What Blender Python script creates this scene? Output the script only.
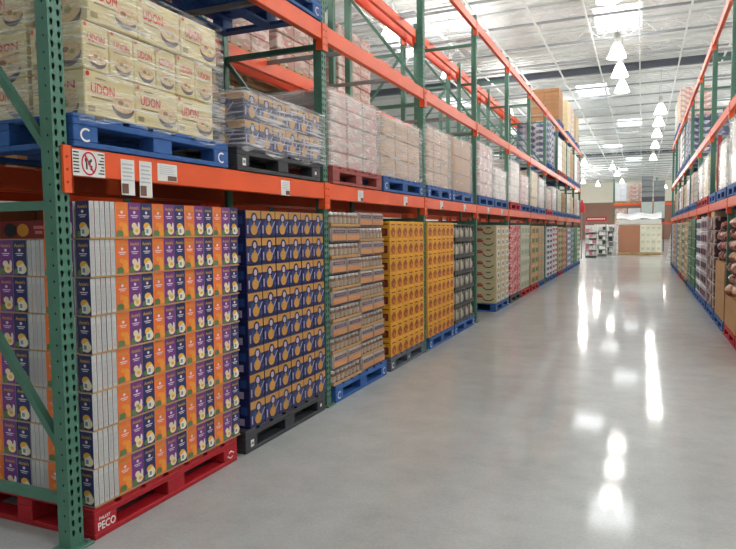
import bpy, math, random
from mathutils import Vector, Matrix
random.seed(7)
for o in list(bpy.data.objects): bpy.data.objects.remove(o)
SC = bpy.context.scene
COL = SC.collection

# ------------------------------------------------------------------ camera
CAM_H = 1.5357
YAW, PITCH, ROLL, FPX = 0.40697, 0.06711, -0.01196, 635.62
F = Vector((-math.sin(YAW)*math.cos(PITCH), math.cos(YAW)*math.cos(PITCH), -math.sin(PITCH)))
R = Vector((math.cos(YAW), math.sin(YAW), 0)); U = R.cross(F)
R2 = R*math.cos(ROLL) + U*math.sin(ROLL); U2 = -R*math.sin(ROLL) + U*math.cos(ROLL)
cam_d = bpy.data.cameras.new('camera'); cam = bpy.data.objects.new('camera', cam_d); COL.objects.link(cam)
m = Matrix.Identity(4)
for i in range(3):
    m[i][0] = R2[i]; m[i][1] = U2[i]; m[i][2] = -F[i]
m[2][3] = CAM_H
cam.matrix_world = m
cam_d.sensor_fit = 'HORIZONTAL'; cam_d.sensor_width = 36; cam_d.lens = 36*FPX/736
cam_d.clip_end = 400
SC.camera = cam

# ------------------------------------------------------------------ world, exposure
w = bpy.data.worlds.new('world'); SC.world = w; w.use_nodes = True
w.node_tree.nodes['Background'].inputs[0].default_value = (0.9, 0.95, 1, 1)
w.node_tree.nodes['Background'].inputs[1].default_value = 1.0
SC.view_settings.view_transform = 'Standard'; SC.view_settings.look = 'None'
SC.view_settings.gamma = 1.0; SC.view_settings.use_curve_mapping = False
SC.view_settings.exposure = 1.88
try:
    SC.cycles.max_bounces = 7; SC.cycles.diffuse_bounces = 4; SC.cycles.transparent_max_bounces = 16
    SC.cycles.caustics_reflective = False; SC.cycles.caustics_refractive = False
    SC.cycles.sample_clamp_indirect = 6; SC.cycles.use_denoising = True
except Exception: pass
ROOF_Z = 8.6
SKY_W, SKY_L = 1.45, 2.8
SKY_X = (-15.2, -8.1, -0.85, 6.3, 13.5)
SKY_Y = (-10.0, 1.2, 12.2, 23.4, 34.6, 46.0, 58.0, 70.0, 82.0)
SKY_POWER = 20.0
LAMP_POWER = 20.0        # lamps over this aisle, dimmed for fainter floor reflections
SIDE_POWER = 205.0       # same lamps at raised power beside and past the racks, partly added for light
def sky_shift(j): return 0.0 if j % 2 else -1.55     # neighbouring skylights are staggered
for j, y in enumerate(SKY_Y):
    for x in SKY_X:
        if y > 50 and abs(x) > 9: continue
        ld = bpy.data.lights.new('skylight_daylight', 'AREA'); ld.shape = 'RECTANGLE'; ld.size = SKY_W; ld.size_y = SKY_L
        ld.energy = SKY_POWER; ld.color = (0.95, 0.98, 1.0); ld.spread = math.pi
        lo = bpy.data.objects.new('skylight_daylight', ld); COL.objects.link(lo)
        lo.location = (x + sky_shift(j), y, ROOF_Z - 0.02)

# ------------------------------------------------------------------ materials
def lin(c):
    c = c/255.0
    return c/12.92 if c <= 0.04045 else ((c+0.055)/1.055)**2.4
def rgb(r, g, b): return (lin(r), lin(g), lin(b), 1)
MATS = {}
def mat(name, col, rough=0.6, metal=0.0, var=0.10, scale=9.0, rnd=0.06, bump=0.0, bscale=40.0, coat=0.0, stretch=None, emit=None):
    if name in MATS: return MATS[name]
    M = bpy.data.materials.new(name); M.use_nodes = True; nt = M.node_tree; N = nt.nodes; L = nt.links
    b = N['Principled BSDF']; b.inputs['Roughness'].default_value = rough; b.inputs['Metallic'].default_value = metal
    if coat: b.inputs['Coat Weight'].default_value = coat; b.inputs['Coat Roughness'].default_value = 0.08
    tc = N.new('ShaderNodeTexCoord'); mp = N.new('ShaderNodeMapping'); L.new(tc.outputs['Object'], mp.inputs[0])
    if stretch: mp.inputs['Scale'].default_value = stretch
    nz = N.new('ShaderNodeTexNoise'); nz.inputs['Scale'].default_value = scale; nz.inputs['Detail'].default_value = 4
    L.new(mp.outputs[0], nz.inputs['Vector'])
    oi = N.new('ShaderNodeObjectInfo')
    m1 = N.new('ShaderNodeMapRange'); m1.inputs[1].default_value = 0.25; m1.inputs[2].default_value = 0.75
    m1.inputs[3].default_value = 1-var; m1.inputs[4].default_value = 1+var; L.new(nz.outputs[0], m1.inputs[0])
    m2 = N.new('ShaderNodeMapRange'); m2.inputs[3].default_value = 1-rnd; m2.inputs[4].default_value = 1+rnd; L.new(oi.outputs['Random'], m2.inputs[0])
    mu = N.new('ShaderNodeMath'); mu.operation = 'MULTIPLY'; L.new(m1.outputs[0], mu.inputs[0]); L.new(m2.outputs[0], mu.inputs[1])
    hs = N.new('ShaderNodeHueSaturation'); hs.inputs['Color'].default_value = col; L.new(mu.outputs[0], hs.inputs['Value'])
    L.new(hs.outputs[0], b.inputs['Base Color'])
    if bump:
        n2 = N.new('ShaderNodeTexNoise'); n2.inputs['Scale'].default_value = bscale; n2.inputs['Detail'].default_value = 3
        L.new(mp.outputs[0], n2.inputs['Vector'])
        bp = N.new('ShaderNodeBump'); bp.inputs['Strength'].default_value = bump; bp.inputs['Distance'].default_value = 0.02
        L.new(n2.outputs[0], bp.inputs['Height']); L.new(bp.outputs[0], b.inputs['Normal'])
    if emit:
        b.inputs['Emission Color'].default_value = emit[0]; b.inputs['Emission Strength'].default_value = emit[1]
    MATS[name] = M
    return M
def mottled(name, cols, scale=14.0, rough=0.5, stretch=None):
    """printed packaging too far away to read: patches of its ink colours"""
    if name in MATS: return MATS[name]
    M = bpy.data.materials.new(name); M.use_nodes = True; nt = M.node_tree; N = nt.nodes; L = nt.links
    b = N['Principled BSDF']; b.inputs['Roughness'].default_value = rough
    tc = N.new('ShaderNodeTexCoord'); mp = N.new('ShaderNodeMapping'); L.new(tc.outputs['Object'], mp.inputs[0])
    if stretch: mp.inputs['Scale'].default_value = stretch
    vo = N.new('ShaderNodeTexVoronoi'); vo.inputs['Scale'].default_value = scale; L.new(mp.outputs[0], vo.inputs['Vector'])
    sp = N.new('ShaderNodeSeparateColor'); L.new(vo.outputs['Color'], sp.inputs[0])
    cr = N.new('ShaderNodeValToRGB'); cr.color_ramp.interpolation = 'CONSTANT'
    els = cr.color_ramp.elements; n = len(cols)
    els[0].color = cols[0]; els[0].position = 0; els[1].color = cols[1]; els[1].position = 1.0/n
    for i in range(2, n):
        e = els.new(i/n); e.color = cols[i]
    L.new(sp.outputs[0], cr.inputs[0]); L.new(cr.outputs[0], b.inputs['Base Color'])
    MATS[name] = M
    return M
def film_mat(name, lo, hi, tint=(0.96, 0.97, 0.98, 1)):
    if name in MATS: return MATS[name]
    M = bpy.data.materials.new(name); M.use_nodes = True; nt = M.node_tree; N = nt.nodes; L = nt.links
    b = N['Principled BSDF']; b.inputs['Base Color'].default_value = tint; b.inputs['Roughness'].default_value = 0.16
    tc = N.new('ShaderNodeTexCoord'); mp = N.new('ShaderNodeMapping'); L.new(tc.outputs['Object'], mp.inputs[0])
    mp.inputs['Scale'].default_value = (1.2, 1.2, 20.0); mp.inputs['Rotation'].default_value = (0.12, 0.1, 0)
    nz = N.new('ShaderNodeTexNoise'); nz.inputs['Scale'].default_value = 3.2; nz.inputs['Detail'].default_value = 6; nz.inputs['Distortion'].default_value = 0.5
    L.new(mp.outputs[0], nz.inputs['Vector'])
    mr = N.new('ShaderNodeMapRange'); mr.inputs[1].default_value = 0.42; mr.inputs[2].default_value = 0.72
    mr.inputs[3].default_value = lo; mr.inputs[4].default_value = hi; L.new(nz.outputs[0], mr.inputs[0])
    bp = N.new('ShaderNodeBump'); bp.inputs['Strength'].default_value = 0.25; bp.inputs['Distance'].default_value = 0.02
    L.new(nz.outputs[0], bp.inputs['Height']); L.new(bp.outputs[0], b.inputs['Normal'])
    tr = N.new('ShaderNodeBsdfTransparent'); mx = N.new('ShaderNodeMixShader')
    L.new(mr.outputs[0], mx.inputs[0]); L.new(tr.outputs[0], mx.inputs[1]); L.new(b.outputs[0], mx.inputs[2])
    L.new(mx.outputs[0], N['Material Output'].inputs[0])
    MATS[name] = M
    return M

GREEN = mat('green_rack_paint', rgb(76, 122, 104), 0.42, 0.1, 0.10, 6, 0.03, bump=0.05)
ORANGE = mat('orange_beam_paint', rgb(240, 92, 42), 0.38, 0.0, 0.07, 4, 0.03)
GALV = mat('galvanised_bar', rgb(150, 155, 155), 0.45, 0.6, 0.12, 12)
RED_PAL = mat('red_pallet_paint', rgb(172, 20, 34), 0.6, 0, 0.16, 14, 0.08, bump=0.15)
BLUE_PAL = mat('blue_pallet_paint', rgb(42, 92, 158), 0.6, 0, 0.18, 14, 0.08, bump=0.15)
DUSTY_PAL = mat('dusty_red_pallet', rgb(160, 82, 76), 0.7, 0, 0.16, 14, bump=0.15)
BLACK_PAL = mat('black_plastic_pallet', rgb(52, 54, 60), 0.5, 0, 0.1, 9)
GREY_PAL = mat('grey_worn_pallet', rgb(88, 96, 108), 0.7, 0, 0.2, 14, bump=0.15)
WOOD_PAL = mat('raw_wood_pallet', rgb(190, 160, 115), 0.75, 0, 0.18, 10, bump=0.2, stretch=(1, 6, 6))
CARD = mat('cardboard', rgb(186, 146, 100), 0.8, 0, 0.07, 6, 0.06)
CARD_L = mat('pale_cardboard', rgb(206, 182, 146), 0.8, 0, 0.07, 6, 0.06)
CARD_D = mat('dark_cardboard', rgb(150, 104, 70), 0.8, 0, 0.10, 6, 0.06)
OLIVE = mat('udon_carton_board', rgb(218, 203, 158), 0.7, 0, 0.05, 6, 0.04)
WHITE = mat('white_paper', rgb(232, 232, 228), 0.7, 0, 0.03, 8, 0.02)
INK = mat('black_ink', rgb(28, 28, 32), 0.6)
GREYINK = mat('grey_ink', rgb(140, 142, 146), 0.7)
REDINK = mat('red_ink', rgb(206, 30, 56), 0.55)
BROWNINK = mat('brown_ink', rgb(120, 84, 72), 0.7)
FILM = film_mat('clear_stretch_film', 0.0, 0.5)
FILM_W = film_mat('milky_stretch_film', 0.20, 0.42)

# ------------------------------------------------------------------ mesh builder
class MB:
    def __init__(s): s.v = []; s.f = []; s.fm = []; s.mats = []; s.sm = []
    def slot(s, M):
        if M not in s.mats: s.mats.append(M)
        return s.mats.index(M)
    def add(s, vs, fs, M, smooth=False):
        o = len(s.v); s.v += [tuple(v) for v in vs]; k = s.slot(M)
        for f in fs: s.f.append(tuple(i+o for i in f)); s.fm.append(k); s.sm.append(smooth)
    def box(s, x0, x1, y0, y1, z0, z1, M):
        vs = [(x, y, z) for z in (z0, z1) for y in (y0, y1) for x in (x0, x1)]
        s.add(vs, [(0,2,3,1),(4,5,7,6),(0,1,5,4),(2,6,7,3),(0,4,6,2),(1,3,7,5)], M)
    def cbox(s, x0, x1, y0, y1, z0, z1, M, c=0.004):
        """box with chamfered edges"""
        cx, cy, cz = (x0+x1)/2, (y0+y1)/2, (z0+z1)/2; hx, hy, hz = (x1-x0)/2, (y1-y0)/2, (z1-z0)/2
        vs = []; idx = {}
        for sx in (-1, 1):
            for sy in (-1, 1):
                for sz in (-1, 1):
                    for a in range(3):
                        h = [hx-c, hy-c, hz-c]; h[a] += c
                        idx[(sx, sy, sz, a)] = len(vs); vs.append((cx+sx*h[0], cy+sy*h[1], cz+sz*h[2]))
        g = lambda a, b, d, ax: idx[(a, b, d, ax)]
        fs = []
        for t in (-1, 1):
            q = [g(t,-1,-1,0), g(t,1,-1,0), g(t,1,1,0), g(t,-1,1,0)]; fs.append(q if t > 0 else q[::-1])
            q = [g(-1,t,-1,1), g(-1,t,1,1), g(1,t,1,1), g(1,t,-1,1)]; fs.append(q if t > 0 else q[::-1])
            q = [g(-1,-1,t,2), g(1,-1,t,2), g(1,1,t,2), g(-1,1,t,2)]; fs.append(q if t > 0 else q[::-1])
        for a in (-1, 1):
            for b in (-1, 1):
                q = [g(a,b,-1,0), g(a,b,-1,1), g(a,b,1,1), g(a,b,1,0)]; fs.append(q if a*b > 0 else q[::-1])
                q = [g(a,-1,b,0), g(a,1,b,0), g(a,1,b,2), g(a,-1,b,2)]; fs.append(q if a*b > 0 else q[::-1])
                q = [g(-1,a,b,1), g(-1,a,b,2), g(1,a,b,2), g(1,a,b,1)]; fs.append(q if a*b > 0 else q[::-1])
                for d in (-1, 1):
                    q = [g(a,b,d,0), g(a,b,d,1), g(a,b,d,2)]; fs.append(q if a*b*d > 0 else q[::-1])
        s.add(vs, fs, M)
    def tube(s, p, q, r, M, n=8, r2=None, cap=True):
        p = Vector(p); q = Vector(q); d = (q-p).normalized(); a = d.orthogonal().normalized(); b = d.cross(a)
        r2 = r if r2 is None else r2; vs = []
        for i in range(n):
            t = 2*math.pi*i/n; e = a*math.cos(t)+b*math.sin(t); vs.append(p+e*r); vs.append(q+e*r2)
        fs = [(2*i, 2*((i+1) % n), 2*((i+1) % n)+1, 2*i+1) for i in range(n)]
        s.add(vs, fs, M, True)
        if cap:
            s.add([vs[2*i] for i in range(n)][::-1], [tuple(range(n))], M); s.add([vs[2*i+1] for i in range(n)], [tuple(range(n))], M)
    def lathe(s, prof, M, n=12, c=(0, 0, 0), cap=True):
        vs = []
        for r, z in prof:
            for i in range(n):
                t = 2*math.pi*i/n; vs.append((c[0]+r*math.cos(t), c[1]+r*math.sin(t), c[2]+z))
        fs = [(j*n+i, j*n+(i+1) % n, (j+1)*n+(i+1) % n, (j+1)*n+i) for j in range(len(prof)-1) for i in range(n)]
        s.add(vs, fs, M, True)
        if cap: s.add(vs[-n:], [tuple(range(n))], M)
    def bar(s, p, q, a, b, M, up=(0, 0, 1)):
        """rectangular bar from p to q; a across, b along up"""
        p = Vector(p); q = Vector(q); d = (q-p).normalized(); s1 = d.cross(Vector(up))
        if s1.length < 1e-4: s1 = d.cross(Vector((0, 1, 0)))
        s1.normalize(); u1 = s1.cross(d); vs = []
        for e in (p, q):
            for i, j in ((-1,-1), (1,-1), (1,1), (-1,1)): vs.append(e+s1*i*a/2+u1*j*b/2)
        s.add(vs, [(0,3,2,1),(4,5,6,7),(0,1,5,4),(1,2,6,5),(2,3,7,6),(3,0,4,7)], M)
    def mesh(s, name):
        me = bpy.data.meshes.new(name); me.from_pydata(s.v, [], s.f)
        for M in s.mats: me.materials.append(M)
        me.polygons.foreach_set('material_index', s.fm); me.polygons.foreach_set('use_smooth', s.sm)
        me.update()
        return me

class Face:
    """a side of a box w x d x h (base at z=0, centred): flat print is laid on it at (u, v)"""
    def __init__(s, mb, w, d, h, side='front'):
        s.mb = mb; s.side = side; s.w, s.d, s.h = w, d, h; s.off = 0.0009
        s.W = w if side == 'front' else d
    def p(s, u, v, o=0):
        e = s.off+o*0.0006
        if s.side == 'front': return (u, -s.d/2-e, v)
        if s.side == 'left': return (-s.w/2-e, -u, v)
        return (s.w/2+e, u, v)
    def poly(s, pts, M, o=0): s.mb.add([s.p(u, v, o) for u, v in pts], [tuple(range(len(pts)))], M)
    def rect(s, u0, u1, v0, v1, M, o=0): s.poly([(u0, v0), (u1, v0), (u1, v1), (u0, v1)], M, o)
    def ell(s, u, v, a, b, M, o=0, n=14, t0=0, t1=2*math.pi):
        full = abs(t1-t0-2*math.pi) < 1e-6
        s.poly([(u+a*math.cos(t0+(t1-t0)*i/(n if full else n-1)), v+b*math.sin(t0+(t1-t0)*i/(n if full else n-1))) for i in range(n)], M, o)
    def ring(s, u, v, a, b, t, M, o=0, n=20, t0=0, t1=2*math.pi):
        for i in range(n):
            p, q = t0+(t1-t0)*i/n, t0+(t1-t0)*(i+1)/n
            s.poly([(u+a*math.cos(p), v+b*math.sin(p)), (u+a*math.cos(q), v+b*math.sin(q)), (u+(a-t)*math.cos(q), v+(b-t)*math.sin(q)), (u+(a-t)*math.cos(p), v+(b-t)*math.sin(p))][::-1], M, o)
    def text(s, body, u, v, width, M, o=0, hmax=None, slant=0.0):
        vs, fs, W, H = text_geo(body); k = width/W
        ky = k if hmax is None else hmax/H
        s.mb.add([s.p(u-width/2+x*k+slant*y*ky, v+y*ky, o) for x, y in vs], fs, M)
_T = {}
def text_geo(body):
    if body in _T: return _T[body]
    c = bpy.data.curves.new('t', 'FONT'); c.body = body; c.resolution_u = 2; c.offset = 0.022
    o = bpy.data.objects.new('t', c); COL.objects.link(o)
    dg = bpy.context.evaluated_depsgraph_get(); me = o.evaluated_get(dg).to_mesh()
    vs = [(v.co.x, v.co.y) for v in me.vertices]; fs = [tuple(p.vertices) for p in me.polygons]
    o.evaluated_get(dg).to_mesh_clear(); bpy.data.objects.remove(o); bpy.data.curves.remove(c)
    x0 = min(v[0] for v in vs); y0 = min(v[1] for v in vs); vs = [(x-x0, y-y0) for x, y in vs]
    _T[body] = (vs, fs, max(v[0] for v in vs), max(v[1] for v in vs))
    return _T[body]

# ------------------------------------------------------------------ object helpers
def obj(name, me, parent=None, loc=(0, 0, 0), rz=0.0):
    if isinstance(me, MB): me = me.mesh(name)
    o = bpy.data.objects.new(name, me); COL.objects.link(o); o.location = loc; o.rotation_euler = (0, 0, rz)
    if parent is not None: o.parent = parent
    return o
def thing(name, label, cat, group=None, loc=(0, 0, 0), rz=0.0, me=None):
    o = obj(name, me, None, loc, rz)
    o['label'] = label; o['category'] = cat
    if group: o['group'] = group
    return o
def struct(name, me, loc=(0, 0, 0), label=None):
    o = obj(name, me, None, loc); o['kind'] = 'structure'
    if label: o['label'] = label
    return o
ORD = ['first', 'second', 'third', 'fourth', 'fifth', 'sixth', 'seventh', 'eighth', 'ninth', 'tenth', 'eleventh', 'twelfth', 'thirteenth']
RAD90 = math.pi/2

# ------------------------------------------------------------------ setting
XU = -2.523          # front of the left uprights
XP = -2.50           # front of the left pallets
XR = 1.10            # front of the right rack
Y0, BAY, NB = 2.249, 2.74, 10
FD = 1.07            # frame depth
PW = 0.08            # post width
LEV = (1.959, 3.300, 4.922)
def YK(k): return Y0+BAY*k

def floor_material():
    M = bpy.data.materials.new('polished_concrete'); M.use_nodes = True; nt = M.node_tree; N = nt.nodes; L = nt.links
    b = N['Principled BSDF']
    tc = N.new('ShaderNodeTexCoord')
    n1 = N.new('ShaderNodeTexNoise'); n1.inputs['Scale'].default_value = 0.55; n1.inputs['Detail'].default_value = 8; n1.inputs['Roughness'].default_value = 0.62
    n2 = N.new('ShaderNodeTexNoise'); n2.inputs['Scale'].default_value = 60; n2.inputs['Detail'].default_value = 3
    L.new(tc.outputs['Object'], n1.inputs['Vector']); L.new(tc.outputs['Object'], n2.inputs['Vector'])
    cr = N.new('ShaderNodeValToRGB'); e = cr.color_ramp.elements
    e[0].position = 0.32; e[0].color = rgb(146, 149, 146); e[1].position = 0.68; e[1].color = rgb(186, 191, 190)
    n3 = N.new('ShaderNodeTexNoise'); n3.inputs['Scale'].default_value = 3.5; n3.inputs['Detail'].default_value = 7; n3.inputs['Roughness'].default_value = 0.7
    L.new(tc.outputs['Object'], n3.inputs['Vector'])
    av = N.new('ShaderNodeMath'); av.operation = 'MULTIPLY_ADD'; av.inputs[1].default_value = 0.55; sc = N.new('ShaderNodeMath'); sc.operation = 'MULTIPLY'; sc.inputs[1].default_value = 0.45
    L.new(n3.outputs[0], sc.inputs[0]); L.new(n1.outputs[0], av.inputs[0]); L.new(sc.outputs[0], av.inputs[2]); L.new(av.outputs[0], cr.inputs[0])
    mx = N.new('ShaderNodeMixRGB'); mx.blend_type = 'MULTIPLY'; mx.inputs[0].default_value = 0.35
    L.new(cr.outputs[0], mx.inputs[1]); L.new(n2.outputs[0], mx.inputs[2])
    gm = N.new('ShaderNodeBrightContrast'); gm.inputs[1].default_value = 0.08; L.new(mx.outputs[0], gm.inputs[0])
    L.new(gm.outputs[0], b.inputs['Base Color'])
    mr = N.new('ShaderNodeMapRange'); mr.inputs[3].default_value = 0.04; mr.inputs[4].default_value = 0.11
    L.new(n1.outputs[0], mr.inputs[0]); L.new(mr.outputs[0], b.inputs['Roughness'])
    b.inputs['Specular IOR Level'].default_value = 0.35
    # worn sealer: part of the surface is dull, part still mirror-smooth
    b2 = N.new('ShaderNodeBsdfPrincipled'); b2.inputs['Roughness'].default_value = 0.30; b2.inputs['Specular IOR Level'].default_value = 0.35
    L.new(gm.outputs[0], b2.inputs['Base Color'])
    ms = N.new('ShaderNodeMixShader'); ms.inputs[0].default_value = 0.40
    L.new(b.outputs[0], ms.inputs[1]); L.new(b2.outputs[0], ms.inputs[2]); L.new(ms.outputs[0], N['Material Output'].inputs[0])
    bp = N.new('ShaderNodeBump'); bp.inputs['Strength'].default_value = 0.008; bp.inputs['Distance'].default_value = 0.01
    L.new(n1.outputs[0], bp.inputs['Height']); L.new(bp.outputs[0], b.inputs['Normal'])
    return M
XW0, XW1, YW0, YW1 = -24.0, 20.0, -16.0, 100.0
mb = MB(); mb.box(XW0, XW1, YW0, YW1, -0.3, 0, floor_material()); struct('floor', mb, label='polished grey concrete floor of the aisle')
ROOFW = mat('white_roof_deck', rgb(222, 224, 223), 0.6, 0, 0.04, 2, stretch=(1, 1, 1))
STEELW = mat('pale_roof_steel', rgb(222, 225, 223), 0.5, 0.0, 0.06, 4)
STEEL_SHADE = mat('shaded_roof_steel', rgb(150, 155, 158), 0.5, 0.2, 0.06, 4)  # joist bottom chord: underside shade put into its colour
GIRD = mat('dark_roof_girder', rgb(88, 94, 104), 0.5, 0.2, 0.06, 4)
WALLC = mat('cream_wall_panel', rgb(232, 229, 214), 0.7, 0, 0.03, 1)
WALLB = mat('brown_wall_panel', rgb(150, 112, 96), 0.7, 0, 0.04, 1)
WALLW = mat('white_wall_panel', rgb(205, 206, 200), 0.7, 0, 0.03, 1)
# roof deck: ribbed sheets laid between skylight openings
holes = []
for j, y in enumerate(SKY_Y):
    for x in SKY_X:
        if y > 50 and abs(x) > 9: continue
        holes.append((x+sky_shift(j)-SKY_W/2, x+sky_shift(j)+SKY_W/2, y-SKY_L/2, y+SKY_L/2))
ys = sorted({YW0, YW1} | {h[2] for h in holes} | {h[3] for h in holes})
mb = MB()
for a, b_ in zip(ys[:-1], ys[1:]):
    hx = sorted((h[0], h[1]) for h in holes if h[2] <= a+1e-6 and h[3] >= b_-1e-6)
    xs = [XW0]+[q for h in hx for q in h]+[XW1]
    for i in range(0, len(xs), 2): mb.box(xs[i], xs[i+1], a, b_, ROOF_Z, ROOF_Z+0.06, ROOFW)
roof = struct('ceiling', mb, label='white ribbed metal roof deck high above the aisle')
mb = MB()
y = -6.0
while y < 60:
    mb.box(XW0, XW1, y, y+0.05, ROOF_Z-0.03, ROOF_Z, ROOFW); y += 0.4
ribs = obj('deck_rib', mb, roof); ribs['kind'] = 'stuff'
SKYM = mat('skylight_diffuser', rgb(240, 245, 250), 0.4, emit=((0.95, 0.98, 1, 1), 0.6))
nsk = 0
for h in holes:
    nsk += 1
    mb = MB(); mb.box(h[0], h[1], h[2], h[3], ROOF_Z+0.03, ROOF_Z+0.05, SKYM)
    s_ = struct('window_%d' % nsk, mb, label='bright roof skylight set in the white deck')
    mb = MB()
    for a, b_, c, d in ((h[0]-.06, h[0], h[2]-.06, h[3]+.06), (h[1], h[1]+.06, h[2]-.06, h[3]+.06), (h[0], h[1], h[2]-.06, h[2]), (h[0], h[1], h[3], h[3]+.06)):
        mb.box(a, b_, c, d, ROOF_Z-0.05, ROOF_Z, STEELW)
    obj('window_frame', mb, s_)
# joists across the aisle
def joist_mesh():
    mb = MB(); x0, x1 = XW0+.1, XW1-.1
    mb.box(x0, x1, -.05, .05, ROOF_Z-.12, ROOF_Z-.04, STEELW); mb.box(x0, x1, -.045, .045, ROOF_Z-.56, ROOF_Z-.50, STEEL_SHADE)
    x = x0; up = False
    while x+0.45 < x1:
        a, b_ = (ROOF_Z-.53, ROOF_Z-.1) if not up else (ROOF_Z-.1, ROOF_Z-.53)
        mb.bar((x, 0, a), (x+.45, 0, b_), .022, .022, STEELW, (0, 1, 0)); x += .45; up = not up
    return mb.mesh('roof_joist')
jm = joist_mesh(); y = 2.6
ntr = 0
while y < 97:
    if abs(y-29.0) > 0.9:
        ntr += 1; o = struct('trim_%d' % ntr, jm, (0, y, 0), 'pale open-web roof joist crossing the aisle'); 
    y += 2.65
for gy in (29.0, 62.0):
    mb = MB(); mb.box(XW0, XW1, gy-.10, gy+.10, 8.08, 8.11, GIRD); mb.box(XW0, XW1, gy-.02, gy+.02, 8.11, 8.35, GIRD); mb.box(XW0, XW1, gy-.10, gy+.10, 8.35, 8.38, GIRD)
    ntr += 1; struct('trim_%d' % ntr, mb, label='dark steel roof girder crossing the aisle')
for px in (-9.2, -7.7, -6.2, -4.7, -3.19, -1.66, -0.18, 1.23, 2.75, 4.3):
    mb = MB(); mb.bar((px, 0, 8.0), (px, 90, 8.0), .05, .05, STEELW)
    y = 1.3
    while y < 88:
        mb.box(px-.008, px+.008, y, y+.016, 8.0, 8.5, STEELW); y += 5.3
    ntr += 1; struct('trim_%d' % ntr, mb, label='white pipe hung under the roof along the aisle')
mb = MB(); mb.box(XW0, XW1, YW1, YW1+.2, 5.4, ROOF_Z, WALLC); mb.box(XW0, XW1, YW1-.02, YW1+.2, 0, 5.4, WALLB); struct('wall_far', mb, label='far wall, cream above and brown below')
mb = MB(); mb.box(XW0-.2, XW0, YW0, YW1, 0, ROOF_Z, WALLW); struct('wall_left', mb)
mb = MB(); mb.box(XW1, XW1+.2, YW0, YW1, 0, ROOF_Z, WALLW); struct('wall_right', mb)
mb = MB(); mb.box(XW0, XW1, YW0-.2, YW0, 0, ROOF_Z, WALLW); struct('wall_back', mb)

# ------------------------------------------------------------------ racks
def holed_strip(mb, M, W, H, to, pitch, cols, hole, z0=0.06):
    """flat strip W wide, H tall with a real opening (8-point outline) per pitch and column; to(u,z) maps to 3-D"""
    n = int((H-z0-0.05)/pitch); cw = pitch*0.0+0.030
    edges = [-W/2]
    for c in cols: edges += [c-cw/2, c+cw/2]
    edges.append(W/2)
    for i in range(0, len(edges), 2): mb.add([to(edges[i], 0), to(edges[i+1], 0), to(edges[i+1], H), to(edges[i], H)], [(0, 1, 2, 3)], M)
    for c in cols:
        mb.add([to(c-cw/2, 0), to(c+cw/2, 0), to(c+cw/2, z0), to(c-cw/2, z0)], [(0, 1, 2, 3)], M)
        mb.add([to(c-cw/2, z0+n*pitch), to(c+cw/2, z0+n*pitch), to(c+cw/2, H), to(c-cw/2, H)], [(0, 1, 2, 3)], M)
        for k in range(n):
            zc = z0+(k+.5)*pitch; a, b_ = cw/2, pitch/2
            outer = [(-a, -b_), (0, -b_), (a, -b_), (a, 0), (a, b_), (0, b_), (-a, b_), (-a, 0)]
            vs = [to(c+u, zc+v) for u, v in outer]+[to(c+u, zc+v) for u, v in hole]
            mb.add(vs, [(i, (i+1) % 8, 8+(i+1) % 8, 8+i) for i in range(8)], M)
TEAR = [(-.004, -.015), (0, -.016), (.004, -.015), (.009, .003), (.007, .013), (0, .016), (-.007, .013), (-.009, .003)]
DOT = [(-.0035, -.005), (0, -.006), (.0035, -.005), (.005, 0), (.0035, .005), (0, .006), (-.0035, .005), (-.005, 0)]
POST_H = 5.02
def post_mesh(detail, h=POST_H):
    """post with its punched face towards local -Y, centred on x, from y=0 back to y=+.075"""
    mb = MB(); D = .078
    if detail:
        holed_strip(mb, GREEN, PW, h, lambda u, z: (u, 0, z), .0508, (-.02, .02), TEAR)
        holed_strip(mb, GREEN, D, h, lambda u, z: (-PW/2, D/2-u, z), .0762, (0.008,), DOT)
        holed_strip(mb, GREEN, D, h, lambda u, z: (PW/2, D/2+u, z), .0762, (0.008,), DOT)
        for x in (-PW/2, PW/2):
            e = .018 if x < 0 else -.018
            mb.add([(x, D, 0), (x+e, D, 0), (x+e, D, h), (x, D, h)], [(0, 1, 2, 3)], GREEN)
        mb.add([(-PW/2, .0015, h), (PW/2, .0015, h), (PW/2, D, h), (-PW/2, D, h)], [(0, 1, 2, 3)], GREEN)
        mb.box(-PW/2+.002, PW/2-.002, .05, .052, 0.01, h-.01, mat('post_inner_shade', rgb(30, 50, 44), 0.7))  # dark sheet in the hollow post, inner shade put into its colour
    else:
        mb.cbox(-PW/2, PW/2, 0, D, 0, h, GREEN, .006)
    return mb.mesh('post')
POST_D, POST_S = post_mesh(True), post_mesh(False)
def foot_mesh():
    mb = MB(); mb.cbox(-.075, .075, -.035, .10, 0, .012, GREEN, .003)
    for x in (-.055, .055): mb.tube((x, -.012, .012), (x, -.012, .024), .010, GALV, 6)
    return mb.mesh('foot_plate')
FOOT = foot_mesh()
def hbrace_mesh():
    mb = MB(); mb.box(-.02, .02, .078, FD-.078, -.022, .022, GREEN); return mb.mesh('horizontal_brace')
def dbrace_mesh():
    mb = MB(); mb.bar((0, .078, .26), (0, FD-.078, 1.42), .036, .036, GREEN, (1, 0, 0)); return mb.mesh('diagonal_brace')
HB, DB = hbrace_mesh(), dbrace_mesh()
BRZ = (0.24, 1.68, 3.12, 4.56)
def frame(label, xf, y, rz, detail, group):
    """upright frame: punched front towards the aisle; y is the right edge of the post on the left side"""
    e = thing('upright_frame', label, 'rack frame', group, (xf, y-PW/2, 0), rz)
    P = POST_D if detail else POST_S
    obj('front_post', P, e); r = obj('rear_post', POST_S, e, (0, FD, 0), math.pi)
    obj('foot_plate', FOOT, e); obj('foot_plate', FOOT, e, (0, FD, 0), math.pi)
    for z in BRZ: obj('horizontal_brace', HB, e, (0, 0, z))
    for i, z in enumerate(BRZ[:-1]):
        d = obj('diagonal_brace', DB, e, (0, 0, z))
    return e
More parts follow.
